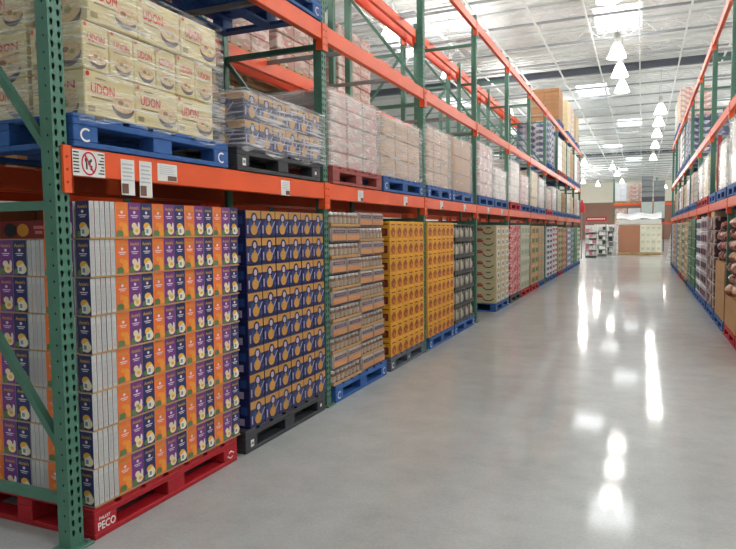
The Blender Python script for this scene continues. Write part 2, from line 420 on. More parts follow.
def beam_mesh(L):
    """step beam along local x, face towards -Y, top at z=0"""
    mb = MB(); t = .022
    mb.cbox(0, L, -.012, .045, -.136, 0, ORANGE, .004)
    return mb.mesh('beam')
def plate_mesh():
    mb = MB(); mb.cbox(-.040, .012, -.018, -.0005, -.221, .004, ORANGE, .002); mb.box(.004, .012, -.018, .045, -.221, .004, ORANGE)
    for z in (-.05, -.11, -.17): mb.tube((-.020, -.018, z), (-.020, -.021, z), .007, mat('orange_rivet', rgb(170, 60, 24), 0.5), 6)
    return mb.mesh('end_plate')
def plate_mesh_r():
    mb = MB(); mb.cbox(-.012, .040, -.018, -.0005, -.221, .004, ORANGE, .002); mb.box(-.012, -.004, -.018, .045, -.221, .004, ORANGE)
    for z in (-.05, -.11, -.17): mb.tube((.020, -.018, z), (.020, -.021, z), .007, mat('orange_rivet', rgb(170, 60, 24), 0.5), 6)
    return mb.mesh('end_plate')
BEAM, PLL, PLR = beam_mesh(BAY-PW-.002), plate_mesh(), plate_mesh_r()
def beam(label, xf, ystart, rz, z, group):
    e = thing('shelf_beam', label, 'shelf beam', group, (xf, ystart, z), rz)
    obj('beam', BEAM, e, (.001, 0, 0)); obj('end_plate', PLL, e); obj('end_plate', PLR, e, (BAY-PW, 0, 0))
    return e
CB = MB(); CB.bar((0, .046, -.026), (0, FD-.046, -.026), .04, .036, GALV)
CBM = CB.mesh('support_bar')
LEVN = ('lowest', 'middle', 'top')
def rack(desc, xf, side, k0, k1, levels, near, bars=(), backs=True):
    """side=+1: faces +X (left of aisle); -1: faces -X"""
    rz = RAD90 if side > 0 else -RAD90
    xb = xf-side*FD
    for k in range(k0, k1+1):
        frame('green punched steel upright, %s from the near end of %s' % (ORD[k-k0], desc), xf, YK(k), rz, k in near, 'upright frames of '+desc)
    for k in range(k0, k1):
        for l in levels:
            ya = YK(k) if side > 0 else YK(k+1)-PW
            beam('orange %s-level beam on the front of %s, %s bay' % (LEVN[l], desc, ORD[k-k0]), xf, ya, rz, LEV[l], 'front beams of '+desc)
            if backs:
                yb = YK(k+1)-PW if side > 0 else YK(k)
                beam('orange %s-level beam on the back of %s, %s bay' % (LEVN[l], desc, ORD[k-k0]), xb, yb, -rz, LEV[l], 'rear beams of '+desc)
        for l in bars:
            if k > 6: continue
            for i in range(2):
                o = thing('pallet_support', '%s grey cross bar, %s level, %s bay of %s' % (ORD[i], LEVN[l], ORD[k-k0], desc), 'support bar', 'cross bars of '+desc,
                          (xf, YK(k)+.72+i*1.22, LEV[l]), rz, CBM)
rack('the left aisle rack', XU, 1, 0, NB, (0, 1, 2), (0, 1, 2, 3), bars=(1, 2))
XB = XU-FD-.16-FD
rack('the rack behind the left rack', XB, -1, 0, NB, (0, 1, 2), (), bars=(1, 2))
rack('the right aisle rack', XR+.023, -1, 2, NB, (0, 1, 2), (2, 3, 4), bars=(1, 2))

# ------------------------------------------------------------------ pallets
PH = 0.160
def pallet_parts(M):
    def bm(*a):
        q = MB(); q.cbox(*a, M, .004); return q
    return {'block': bm(-.0725, .0725, -.055, .055, 0, .078).mesh('block'),
            'base_board': bm(-.6, .6, -.055, .055, 0, .028).mesh('base_board'), 'base_tie': bm(-.055, .055, -.165, .165, 0, .028).mesh('base_tie'),
            'stringer_board': bm(-.6, .6, -.055, .055, 0, .034).mesh('stringer_board'),
            'deck_board': bm(-.068, .068, -.5, .5, 0, .020).mesh('deck_board')}
def pallet_whole(M):
    q = MB()
    for y in (-.445, 0, .445):
        q.box(-.6, .6, y-.055, y+.055, 0, .028, M); q.box(-.6, .6, y-.055, y+.055, .106, .140, M)
        for x in (-.5275, 0, .5275): q.box(x-.0725, x+.0725, y-.055, y+.055, .028, .106, M)
    for i in range(7): q.box(-.6+i*.1772, -.6+i*.1772+.1365, -.5, .5, .140, .160, M)
    return q.mesh('pallet')
PCOL = {'red': RED_PAL, 'blue': BLUE_PAL, 'black': BLACK_PAL, 'grey': GREY_PAL, 'dusty red': DUSTY_PAL, 'wooden': WOOD_PAL}
PP = {k: pallet_parts(v) for k, v in PCOL.items()}
PWH = {k: pallet_whole(v) for k, v in PCOL.items()}
MARK = mat('white_stencil_paint', rgb(232, 226, 222), 0.7, 0, 0.1, 40)
def mark_mesh(kind, part):
    q = MB(); f = Face(q, 1.2, 1.0, .142)
    if kind == 'red' and part == 0:
        f.text('PECO', -.5225, .042, .115, MARK, hmax=.042); f.text('PALLET', -.535, .094, .072, MARK, hmax=.016)
    elif kind == 'red':
        f.ring(.5275, .062, .026, .026, .008, MARK, n=12, t0=.5, t1=2.6); f.ring(.5275, .062, .026, .026, .008, MARK, n=12, t0=3.6, t1=5.7)
        f.poly([(.550, .074), (.566, .074), (.557, .060)][::-1], MARK); f.poly([(.489, .050), (.505, .050), (.497, .064)], MARK)
    elif kind == 'blue':
        x = (-.5275, .5275)[part]; f.ring(x, .06, .036, .034, .010, MARK, n=16, t0=.9, t1=5.4)
    elif kind == 'black' and part == 0:
        f.rect(-.540, -.500, .035, .085, MARK); f.rect(-.534, -.506, .05, .07, GREYINK, 1)
    elif kind == 'black': f.rect(.500, .530, .05, .075, MARK)
    elif kind == 'grey' and part == 0: f.ring(-.535, .06, .034, .032, .011, MARK, n=14, t0=.6, t1=5.6)
    elif kind == 'grey': f.rect(-.02, .01, .05, .075, MARK)
    else: return None
    return q.mesh('stencil_mark')
PM = {k: [q for q in (mark_mesh(k, 0), mark_mesh(k, 1)) if q] for k in PCOL}
def pallet(label, kind, xf, yc, z, side=1, w=1.2, detail=True, group=None, rz=None, d=1.0):
    rz = (RAD90 if side > 0 else -RAD90) if rz is None else rz
    x = xf-side*d/2
    if not detail:
        o = thing('pallet', label, 'pallet', group, (x, yc, z), rz, PWH[kind]); o.scale = (w/1.2, d, 1); return o
    e = thing('pallet', label, 'pallet', group, (x, yc, z), rz); p = PP[kind]; e.scale = (w/1.2, d, 1)
    for y in (-.445, 0, .445):
        obj('base_board', p['base_board'], e, (0, y, 0)); obj('stringer_board', p['stringer_board'], e, (0, y, .106))
        for x_ in (-.5275, 0, .5275): obj('block', p['block'], e, (x_, y, .028))
    for i in range(7): obj('deck_board', p['deck_board'], e, (-.532+i*.1773, 0, .140))
    for x_ in (-.545, .545):
        for y in (-.2225, .2225): obj('base_tie', p['base_tie'], e, (x_, y, 0))
    for q in PM[kind]: obj('stencil_mark', q, e)
    return e

# ------------------------------------------------------------------ load builders
def film_mesh(w, d, h, M, amp=.006, skirt=0.04, seed=0, top=.12, nu=44, nv=14):
    """stretch film wound round a w x d x h load, loose skirt at the bottom, gathered in over the top edge"""
    rnd = random.Random(seed); mb = MB(); g = .012
    per = [];  W, D = w/2+g, d/2+g; cr = .03
    L = 2*(w+d)
    for i in range(nu):
        s = i/nu*4
        k = int(s); t = s-k
        c = [(-W, -D), (W, -D), (W, D), (-W, D)]; a = c[k]; b_ = c[(k+1) % 4]
        per.append((a[0]+(b_[0]-a[0])*t, a[1]+(b_[1]-a[1])*t))
    vs = []
    ph = [rnd.random()*6.28 for _ in range(6)]
    for j in range(nv+2):
        v = j/nv
        for i, (x, y) in enumerate(per):
            if j <= nv: z = -skirt+(h+skirt+.006)*v
            else: z = h+.007
            n = math.sin(i*1.7+j*.9+ph[0])*.5+math.sin(i*.6-j*1.6+ph[1])*.5
            k = 1+amp*abs(n)*2/ max(w, d)
            if j == 0 and skirt > 0: k += .02*(.5+.5*math.sin(i*2.3+ph[2])); z += .02*math.sin(i*1.1+ph[3])
            if skirt == 0: z = max(z, .002)
            if j == nv+1: k = 1-top/max(w, d)*(1+.4*math.sin(i*1.3+ph[4]))
            vs.append((x*k, y*k, z))
    fs = [(j*nu+i, j*nu+(i+1) % nu, (j+1)*nu+(i+1) % nu, (j+1)*nu+i) for j in range(nv+1) for i in range(nu)]
    mb.add(vs, fs, M, True)
    return mb.mesh('stretch_film')

def carton_mesh(w, d, h, M, art=None, ends=None, c=.004, name='carton', band=None):
    mb = MB(); mb.cbox(-w/2, w/2, -d/2, d/2, 0, h, M, c)
    if art: art(Face(mb, w, d, h, 'front'))
    if ends:
        for sd in ('left', 'right'): ends(Face(mb, w, d, h, sd))
    return mb.mesh(name)
def grid_load(name, cat, desc, group, xf, side, ya, yb, z0, h, rows, cols, depth, me, end_n=1, where='', jit=.003):
    """cartons along the aisle face plus end_n more behind the near column; each its own thing"""
    rz = RAD90 if side > 0 else -RAD90; w = (yb-ya)/cols
    for r in range(rows):
        for c in range(cols):
            n_back = end_n if c == 0 else 0
            for e in range(1+n_back):
                y = ya+(c+.5)*w; x = xf-side*(depth*(e+.5)+.001*e)+random.uniform(-jit, 0)*side
                pos = '%s from the near end' % ORD[c] if e == 0 else 'behind the near corner' if e == 1 else 'at the back of the near end'
                lab = '%s, %s row up, %s%s' % (desc, ORD[r], pos, where)
                thing(name, lab, cat, group, (x, y, z0+r*h), rz+random.uniform(-.003, .003), me[0] if not isinstance(me, dict) else me[(r, c)])
def stack_load(label, xc, yc, z0, dims, side, rows, cols, M, film=None, group=None, name='pallet_load', band=None, rows_deep=2, skirt=.04, layermats=None):
    """one wound or strapped pallet load: each layer of cartons a part"""
    w, d, h = dims; rz = RAD90 if side > 0 else -RAD90
    e = thing(name, label, 'pallet load', group, (xc, yc, z0), rz)
    lh = h/rows; cw, cd = w/cols, d/rows_deep
    mats = layermats or [M]
    meshes = []
    for Mk in mats:
        mb = MB()
        for i in range(cols):
            for j in range(rows_deep):
                x = -w/2+(i+.5)*cw; y = -d/2+(j+.5)*cd; q = random.uniform(0, .008)
                mb.cbox(x-cw/2+.004, x+cw/2-.004, y-cd/2+.004-q*(j == 0), y+cd/2-.004, 0, lh-.004, Mk, min(.012, lh*.1))
                if band is not None and j == 0:
                    mb.box(x-cw*.36, x+cw*.36, -d/2-.0095, -d/2-.0085, lh*.25, lh*.7, band)
        meshes.append(mb.mesh('carton_layer'))
    for r in range(rows):
        obj('carton_layer', meshes[r % len(meshes)], e, (random.uniform(-.006, .006), random.uniform(-.005, .005), r*lh))
    if film: obj('stretch_film', film_mesh(w+.02, d+.03, h, film, skirt=skirt, seed=int(yc*100)), e)
    return e

# ------------------------------------------------------------------ bay 1 left: macaroni boxes on the red pallet
def mac_mesh(kind):
    W, D, H = .0895, .0300, .185
    base = {'orange': mat('orange_box_card', rgb(236, 118, 52), 0.45, 0, .06), 'purple': mat('purple_box_card', rgb(116, 56, 130), 0.45, 0, .06), 'navy': mat('navy_box_card', rgb(42, 46, 98), 0.45, 0, .06)}[kind]
    side = mat('white_box_side', rgb(196, 195, 194), 0.55, 0, .05)
    gold = mat('gold_lettering', rgb(206, 160, 72), 0.5); cream = mat('cream_pasta', rgb(238, 222, 178), 0.6); ylw = mat('cheese_pasta', rgb(236, 178, 66), 0.6); grn = mat('green_leaf_print', rgb(92, 128, 76), 0.6)
    lil = mat('pale_print', rgb(226, 214, 226), 0.6)
    mb = MB(); mb.cbox(-W/2, W/2, -D/2, D/2, 0, H, side, .0008)
    for sd in (1, -1):
        f = Face(mb, W, D*sd, H, 'front')
        r = lambda a, b_, c, d, M, o=0: f.rect(a, b_, c, d, M, o)
        if sd < 0: f.off = -.0009
        f.rect(-W/2, W/2, 0, H, base)
        if sd < 0: continue
        f.text("Annie's", 0, H-.036, .066, gold, 1, hmax=.019)
        f.ell(0, H-.052, .009, .008, lil, 1, 10)
        f.rect(-.026, .026, H-.072, H-.067, lil, 1); f.rect(-.018, .018, H-.081, H-.077, lil, 1)
        if kind == 'orange':
            f.poly([(-.042, .006), (.004, .006), (.006, .030), (-.010, .040), (-.036, .036)], grn, 2); ocr = mat('carrot_pasta', rgb(240, 154, 58), .6); f.ell(.020, .048, .018, .03, ocr, 1); f.ell(-.004, .07, .016, .013, ocr, 1); f.ell(.026, .020, .014, .013, ocr, 2)
        elif kind == 'purple':
            f.poly([(-.043, .005), (-.002, .005), (-.002, .030), (-.020, .040), (-.042, .034)], grn, 1); f.ell(.012, .036, .026, .024, cream, 2); f.ell(-.004, .062, .018, .017, cream, 2); f.ell(.030, .060, .008, .022, lil, 1); f.ell(.014, .036, .013, .010, ylw, 3)
        else:
            f.ell(.002, .058, .026, .022, ylw, 1); f.ell(.012, .034, .030, .026, cream, 1); f.ell(-.026, .02, .016, .016, grn, 1); f.ell(.018, .054, .014, .010, cream, 2)
            f.rect(-.014, .020, .012, .052, WHITE, 3); f.rect(-.006, .012, .022, .044, GREYINK, 4)
    for sd in ('left', 'right'):
        f = Face(mb, W, D, H, sd)
        f.rect(-.010, .010, .018, .150, mat('fine_print', rgb(186, 185, 185), 0.7, 0, .14, 160))
    return mb.mesh(kind+'_macaroni_box')
MAC = {k: mac_mesh(k) for k in ('orange', 'purple', 'navy')}
ZP = PH+.001
pallet('bright red pallet stencilled PECO under the macaroni boxes', 'red', XP, 2.91, 0, w=1.225)
YM = 2.303; LH = .1925; TH = .006; LEAN = .0058
tray = MB(); tray.cbox(-.628, .628, -.5, .5, 0, TH, CARD, .001); tray.box(-.628, .628, -.5035, -.5015, 0, .009, CARD)
TRAY = tray.mesh('cardboard_tray')
edge4 = .0334
for r in range(8):
    z = ZP+.006+r*LH; y_ = YM+LEAN*r
    thing('cardboard_tray', 'thin tan cardboard sheet under macaroni boxes, %s layer up' % ORD[r], 'cardboard sheet', 'sheets between macaroni layers', (-2.999, y_+.628, z), RAD90, TRAY)
    z += TH
    row = '%s layer up' % ORD[r]
    for i in range(5):
        kind = 'navy' if i == 0 else ('purple', 'orange', 'navy')[i % 3]
        lab = ('navy macaroni box facing the green post at the corner, %s' % row) if i == 0 else ('macaroni box showing its white edge, %s, %s behind the corner box' % (row, ORD[i-1]))
        thing('macaroni_box', lab, 'food box', 'macaroni boxes', (XP-.046, y_+.0165+i*edge4, z), random.uniform(-.01, .01), MAC[kind])
    for c in range(12):
        kind = ('orange', 'purple', 'navy')[c % 3]
        lab = '%s macaroni box facing the aisle, %s, %s %s from the corner' % (kind, row, ORD[c//3], kind)
        thing('macaroni_box', lab, 'food box', 'macaroni boxes', (XP-.0165+random.uniform(-.003, 0), y_+5*edge4+.0465+c*.0906, z), RAD90+random.uniform(-.012, .012), MAC[kind])
    x = XP-.110
    seq = ['purple', 'orange', 'e', 'e', 'e', 'e', 'navy', 'purple', 'orange', 'e', 'e', 'e', 'e']
    nb = 0; ne = 0
    for s_ in seq:
        if r == 7 and x < XP-.27: break
        if s_ == 'e':
            ne += 1
            thing('macaroni_box', 'macaroni box edge-on, %s, %s edge behind the green post' % (row, ORD[ne-1]), 'food box', 'macaroni boxes', (x-.0156, y_+.048, z), RAD90+random.uniform(-.01, .01), MAC[('orange', 'navy', 'purple')[ne % 3]]); x -= .0314
        else:
            nb += 1
            o = thing('macaroni_box', '%s macaroni box facing the camera, %s, %s set left of the corner' % (s_, row, ORD[nb//3]), 'food box', 'macaroni boxes', (x-.052, y_+.0165, z), random.uniform(-.008, .008), MAC[s_]); o.scale = (1.14, 1, 1); x -= .104
def red_carton():
    M = mat('dark_red_carton', rgb(122, 24, 32), 0.5); y_ = mat('ochre_print', rgb(200, 130, 40), 0.6)
    def a(f):
        f.ell(-.10, .05, .05, .038, INK, 1); f.ell(-.005, .05, .045, .034, y_, 1); f.rect(.075, .15, .055, .072, mat('pale_red_print', rgb(200, 110, 110), .6), 1); f.rect(.085, .14, .03, .046, mat('pale_red_print', rgb(200, 110, 110), .6), 1)
    return carton_mesh(.36, .26, .10, M, a)
thing('snack_carton', 'flat dark red carton with black and yellow circles on top of macaroni boxes', 'carton', None, (-3.0, YM+.20, ZP+.006+7*LH+.001), 0, red_carton())

# ------------------------------------------------------------------ blue and gold pasta cartons
NAVY = mat('royal_navy_carton', rgb(26, 32, 82), 0.42, 0, .10, 20)
GOLD = mat('gold_carton_band', rgb(186, 136, 66), 0.45, 0, .12, 24)
SPOON = mat('golden_noodle_print', rgb(196, 142, 62), 0.5, 0, .15, 60)
HAIR = mat('dark_loop_print', rgb(40, 34, 60), 0.5); SKY_ = mat('mid_blue_print', rgb(40, 70, 130), 0.5)
PALEP = mat('pale_lilac_print', rgb(176, 164, 190), 0.5)
def gold_art(f):
    W, h = f.W, f.h
    f.rect(-W/2+.004, W/2-.004, h*.70, h-.004, GOLD)
    f.poly([(-W/2+.004, h*.70), (W/2-.004, h*.70), (W*.20, h*.62), (-W*.25, h*.64)][::-1], NAVY)
    u = W*.04; k = min(W, .2)
    f.ell(u, h*.45, k*.36, h*.28, SKY_, 1)
    f.ell(u, h*.70, k*.20, h*.22, HAIR, 2); f.ell(u, h*.72, k*.11, h*.12, PALEP, 3)
    f.ell(u-.004, h*.29, k*.22, h*.20, SPOON, 3); f.rect(u-k*.06, u+k*.05, h*.42, h*.56, SPOON, 3)
    f.poly([(u+k*.16, h*.34), (u+k*.20, h*.32), (u+k*.44, h*.60), (u+k*.40, h*.62)], PALEP, 4)
    f.rect(-W*.42, -W*.34, h*.15, h*.45, PALEP, 1)
    f.rect(u+k*.30, u+k*.44, h*.14, h*.26, SKY_, 1)
def gold_end(f):
    W, h = f.W, f.h
    f.rect(-W/2+.004, W/2-.004, h*.74, h-.004, GOLD)
    f.rect(-W*.02, W*.12, h*.2, h*.42, PALEP, 1); f.rect(W*.26, W*.40, h*.4, h*.68, PALEP, 1); f.ell(-W*.2, h*.45, W*.13, h*.2, SPOON, 2)
def gold_end_dark(f):
    W, h = f.W, f.h
    f.rect(W*.20, W*.38, h*.10, h*.36, PALEP, 1); f.rect(W*.30, W*.44, h*.50, h*.80, SKY_, 1); f.rect(-W*.1, W*.1, h*.2, h*.6, SKY_, 1)
pallet('black plastic pallet with a white sticker under blue and gold cartons', 'black', XP, 4.23, 0, w=1.21)
wq = (4.845-3.69)/6
GC = carton_mesh(wq-.003, .40, .1905, NAVY, gold_art, gold_end_dark)
grid_load('pasta_carton', 'carton', 'blue gold-banded carton on floor pallet', 'blue and gold cartons on the floor pallet', XP, 1, 3.69, 4.845, ZP, .192, 8, 6, .40, (GC,), 1)
# ------------------------------------------------------------------ bay 2: jar packs
JB = mat('amber_jar', rgb(120, 84, 62), 0.25, 0, .1, 20); JL = mat('cream_jar_label', rgb(168, 148, 130), 0.5, 0, .3, 60); LID = mat('silver_lid', rgb(190, 186, 184), 0.3, .7)
SLV = mat('silver_sleeve', rgb(158, 146, 140), 0.35, .1, .3, 40); TANB = mat('tan_sleeve_band', rgb(206, 142, 92), 0.5, 0, .12, 20); DKB = mat('brown_sleeve_print', rgb(92, 68, 68), 0.5)
def jar():
    mb = MB(); mb.lathe([(.030, 0), (.040, .010), (.040, .086), (.031, .098)], JB, 10); mb.lathe([(.0408, .022), (.0408, .075)], JL, 10, cap=False)
    mb.lathe([(.034, .098), (.034, .119), (.031, .122)], LID, 10); return mb.mesh('jar')
JAR = jar()
def jar_tray(w):
    mb = MB(); mb.box(-w/2, w/2, -.25, .25, 0, .006, CARD); mb.box(-w/2, w/2, -.25, -.246, .006, .026, CARD); mb.box(-w/2, w/2, .246, .25, .006, .026, CARD)
    mb.box(-w/2, -w/2+.004, -.246, .246, .006, .026, CARD); mb.box(w/2-.004, w/2, -.246, .246, .006, .026, CARD)
    mb.box(-w/2+.02, w/2-.02, -.14, .24, .006, .130, CARD_D); mb.box(-w/2+.002, w/2-.002, -.244, -.10, .1295, .1305, FILM)
    return mb.mesh('tray')
def sleeve(w):
    mb = MB(); mb.cbox(-w/2, w/2, -.25, .25, 0, .139, SLV, .018); f = Face(mb, w, .5, .139)
    f.rect(-w/2+.012, w/2-.012, .02, .066, TANB); f.rect(-w/2+.03, w/2-.03, .082, .112, DKB, 1); f.rect(-w*.3, w*.3, .09, .104, mat('violet_grey_print', rgb(130, 112, 130), .5), 2); f.rect(-w/2+.02, w/2-.02, .006, .016, DKB, 1)
    return mb.mesh('sleeve_pack')
yA, yB = 5.01, 6.25; hw = (yB-yA)/2
JT, SLM = jar_tray(hw-.006), sleeve(hw/2-.006)
pallet('blue pallet under the shrink-wrapped jar packs', 'blue', XP, 5.66, 0, w=1.24)
lh = .1425
for r in range(11):
    z = ZP+r*lh
    for hf in (0, 1):
        yc = yA+hw*(hf+.5); side_ = ('near', 'far')[hf]
        if (r+hf) % 2 == 0:
            e = thing('jar_pack', 'tray pack of lidded jars, %s half, %s layer up on blue pallet' % (side_, ORD[r]), 'jar pack', 'jar packs on the blue floor pallet', (XP-.25-random.uniform(0, .01), yc, z), RAD90)
            obj('tray', JT, e)
            for i in range(7): obj('jar', JAR, e, (-hw/2+.045+i*(hw-.09)/6, -.204, .007), random.uniform(0, 3))
        else:
            for q in (0, 1):
                thing('sleeve_pack', 'sleeved pack with tan band, %s half, %s layer up, %s one' % (side_, ORD[r], ('left', 'right')[q]), 'jar pack', 'jar packs on the blue floor pallet', (XP-.25-random.uniform(0, .008), yc-hw/4+q*hw/2, z), RAD90+random.uniform(-.01, .01), SLM)
# ------------------------------------------------------------------ yellow cases
YEL = mat('yellow_case_card', rgb(222, 160, 42), 0.5, 0, .12, 18); RUST = mat('rust_food_print', rgb(150, 74, 40), 0.55, 0, .25, 50); ORNG = mat('orange_food_print', rgb(206, 110, 36), 0.55)
DKR = mat('dark_red_print', rgb(110, 36, 26), 0.55)
def yel_art(f):
    W, h = f.W, f.h
    f.ell(0, h*.34, W*.34, h*.27, RUST, 1); f.rect(-W*.12, W*.12, h*.34, h*.64, RUST, 2); f.ell(W*.04, h*.26, W*.16, h*.10, ORNG, 3)
    f.rect(-W*.30, W*.24, h*.76, h*.83, DKR, 1); f.rect(-W*.42, -W*.36, h*.08, h*.5, ORNG, 1); f.rect(-W*.34, W*.36, h*.03, h*.07, ORNG, 1)
def yel_end(f):
    W, h = f.W, f.h
    for u in (-W*.25, W*.25):
        f.rect(u-W*.18, u+W*.18, h*.14, h*.58, DKR, 1); f.ell(u, h*.36, W*.12, h*.18, RUST, 2); f.rect(u-W*.2, u+W*.2, h*.80, h*.86, DKR, 1)
pallet('worn grey pallet under the first stack of yellow cases', 'grey', XP, 7.0, 0, w=1.18)
YC = carton_mesh((7.575-6.415)/6-.003, .40, .1845, YEL, yel_art, yel_end)
grid_load('food_case', 'carton', 'yellow case on grey pallet', 'yellow cases on the grey pallet', XP, 1, 6.415, 7.575, ZP, .186, 8, 6, .40, (YC,), 1)
pallet('blue pallet under the second stack of yellow cases', 'blue', XP, 8.37, 0, w=1.16)
YC2 = carton_mesh((8.95-7.735)/6-.003, .40, .1845, YEL, yel_art, yel_end)
grid_load('food_case', 'carton', 'yellow case on blue pallet', 'yellow cases on the blue pallet', XP, 1, 7.735, 8.95, ZP, .186, 8, 6, .40, (YC2,), 0)
# ------------------------------------------------------------------ dark bottle cases
DKG = mat('dark_green_grey_case', rgb(84, 92, 84), 0.5, 0, .12, 20); BOT = mat('pale_bottle', rgb(176, 172, 158), 0.35, 0, .1, 20); BLK2 = mat('dark_wrap_print', rgb(62, 68, 68), 0.5, 0, .15, 30)
def bottle():
    mb = MB(); mb.lathe([(.030, 0), (.042, .012), (.042, .13), (.022, .165), (.020, .19)], BOT, 10); mb.lathe([(.024, .19), (.024, .212)], DKG, 8); return mb.mesh('bottle')
BOTM = bottle()
def bcase(w, h):
    mb = MB(); mb.box(-w/2, w/2, -.25, .25, 0, .006, DKG)
    mb.box(-w/2, w/2, -.25, -.245, .006, .05, BLK2); mb.box(-w/2, -w/2+.005, -.245, .25, .006, .05, BLK2); mb.box(w/2-.005, w/2, -.245, .25, .006, .05, BLK2)
    mb.box(-w/2+.01, w/2-.01, -.15, .245, .006, h-.012, DKG); mb.box(-w/2, w/2, -.25, .25, h-.012, h, BLK2)
    for x in (-w/2+.012, 0, w/2-.012): mb.box(x-.012, x+.012, -.249, -.243, .05, h-.012, BLK2)
    return mb.mesh('case')
pallet('blue pallet under the dark cases of pale bottles', 'blue', XP, 9.6, 0, w=1.2)
cw_ = (10.17-9.02)/2; BC = bcase(cw_-.006, .243)
for r in range(6):
    for c in range(2):
        e = thing('bottle_case', 'dark case of pale bottles, %s row up, %s half' % (ORD[r], ('near', 'far')[c]), 'bottle case', 'dark bottle cases', (XP-.25, 9.02+cw_*(c+.5), ZP+r*.245), RAD90)
        obj('case', BC, e)
        for i in (-.21, -.14, -.07, .07, .14, .21): obj('bottle', BOTM, e, (i, -.195, .008))
# ------------------------------------------------------------------ tan cartons with the black smile
TAN = mat('tan_olive_carton', rgb(196, 184, 146), 0.7, 0, .06, 8)
REDW = mat('red_word_print', rgb(186, 62, 56), 0.6)
def smile(f):
    W, h = f.W, f.h
    f.rect(-W*.42, W*.0, h*.50, h*.70, REDW, 1); f.rect(-W*.36, -W*.06, h*.72, h*.80, BROWNINK, 1)
    f.ring(W*.20, h*.52, W*.22, h*.34, .018, INK, 1, 12, math.pi*1.06, math.pi*1.94)
    f.rect(W*.12, W*.30, h*.72, h*.84, mat('leaf_print', rgb(96, 110, 60), .6), 1)
def smile_front(f):
    W, h = f.W, f.h
    f.rect(-W*.30, W*.42, h*.12, h*.80, mat('pale_panel_print', rgb(216, 214, 204), .6), 1); f.rect(-W*.1, W*.25, h*.3, h*.6, GREYINK, 2)
pallet('blue pallet standing past the empty slot, under tan smile cartons', 'blue', XP, 12.48, 0, w=1.25)
SMC = carton_mesh((13.10-11.86)/3-.003, .495, .2085, TAN, smile_front, smile)
grid_load('fruit_carton', 'carton', 'tan carton with black smile arc', 'tan cartons with black smile arcs', XP, 1, 11.86, 13.10, ZP, .21, 7, 3, .495, (SMC,), 1)

# ------------------------------------------------------------------ further floor loads on the left
PINK = mottled('red_white_print', [rgb(190, 60, 70), rgb(214, 120, 124), rgb(226, 200, 196), rgb(170, 50, 60)], 22)
MINT = mat('pale_mint_carton', rgb(196, 200, 182), 0.6, 0, .1, 12); MINTB = mat('mint_band', rgb(160, 172, 150), 0.6)
TANC = mat('sandy_carton', rgb(206, 168, 126), 0.7, 0, .08, 8); GRNB = mat('dull_green_print', rgb(96, 124, 80), 0.6)
WHB = mat('white_case_wrap', rgb(222, 226, 232), 0.4, 0, .06, 8); NVB = mat('navy_print', rgb(46, 56, 96), .5); RDB = mat('bright_red_print', rgb(206, 56, 62), .5)
SLATE = mat('slate_blue_carton', rgb(140, 156, 170), 0.6, 0, .1, 14); FOREST = mat('forest_green_carton', rgb(52, 116, 72), 0.5, 0, .12, 14)
FL = [  # label, ya, yb, top, rows, cols, material, band, pallet colour
 ('stack of red and white speckled cartons on dark pallet', 13.30, 14.50, 1.64, 7, 4, PINK, None, 'black'),
 ('stack of pale mint cartons on red pallet', 14.56, 15.80, 1.65, 6, 3, MINT, MINTB, 'red'),
 ('stack of sandy cartons edged in green, on red pallet', 16.05, 17.22, 1.64, 6, 2, TANC, GRNB, 'red'),
 ('stack of sandy cartons with grey panels on blue pallet', 17.28, 18.34, 1.64, 6, 2, TANC, MINTB, 'blue'),
 ('stack of white cases with navy bands on blue pallet', 18.76, 19.96, 1.60, 9, 2, WHB, NVB, 'blue'),
 ('stack of white cases with red bands on blue pallet', 20.06, 21.26, 1.64, 9, 2, WHB, RDB, 'blue'),
 ('stack of tan and green cartons on red pallet', 21.55, 22.75, 1.62, 7, 2, TAN, GRNB, 'red'),
 ('stack of sandy cartons with red bands on blue pallet', 22.82, 24.02, 1.60, 7, 2, TANC, RDB, 'blue'),
 ('stack of slate blue cartons on blue pallet', 24.28, 25.48, 1.62, 7, 2, SLATE, WHB, 'blue'),
 ('stack of slate cartons with navy bands on blue pallet', 25.54, 26.74, 1.60, 7, 2, SLATE, NVB, 'blue'),
 ('stack of forest green cartons near the far end', 27.00, 28.20, 1.62, 7, 2, FOREST, None, 'blue'),
 ('stack of mint cartons with green bands at the rack end', 28.26, 29.46, 1.60, 7, 2, MINT, GRNB, 'blue')]
for lab, ya, yb, top, rows, cols, M, bd, pc in FL:
    pallet('%s pallet under the %s' % (pc, lab.split(' on ')[0].replace('stack of ', '')), pc, XP, (ya+yb)/2, 0, detail=False, w=yb-ya)
    stack_load(lab, XP-.5, (ya+yb)/2, ZP, (yb-ya-.02, .98, top-ZP), 1, rows, cols, M, band=bd)

# ------------------------------------------------------------------ first shelf, left rack
Z1 = LEV[0]+.004
pallet('blue pallet on the orange beam under the udon cartons', 'blue', XP, 2.89, Z1, w=1.24)
UDR = mat('udon_red_lettering', rgb(208, 34, 62), 0.55, 0, .1, 30); BOWL = mat('grey_bowl_print', rgb(96, 88, 92), 0.55); NOOD = mat('noodle_print', rgb(214, 184, 142), 0.6, 0, .28, 90); SHAD = mat('olive_line_print', rgb(150, 134, 98), 0.6)
def bowl(f, u, v, a):
    f.ell(u, v+a*.02, a*1.06, a*.86, BOWL, 1, 16, math.pi, 2*math.pi); f.ell(u, v+a*.14, a*1.04, a*.62, NOOD, 2, 18); f.ell(u-a*.25, v+a*.2, a*.28, a*.18, mat('meat_print', rgb(150, 100, 74), .6), 3, 8); f.ell(u+a*.3, v+a*.05, a*.22, a*.15, mat('scallion_print', rgb(150, 150, 90), .6), 3, 8)
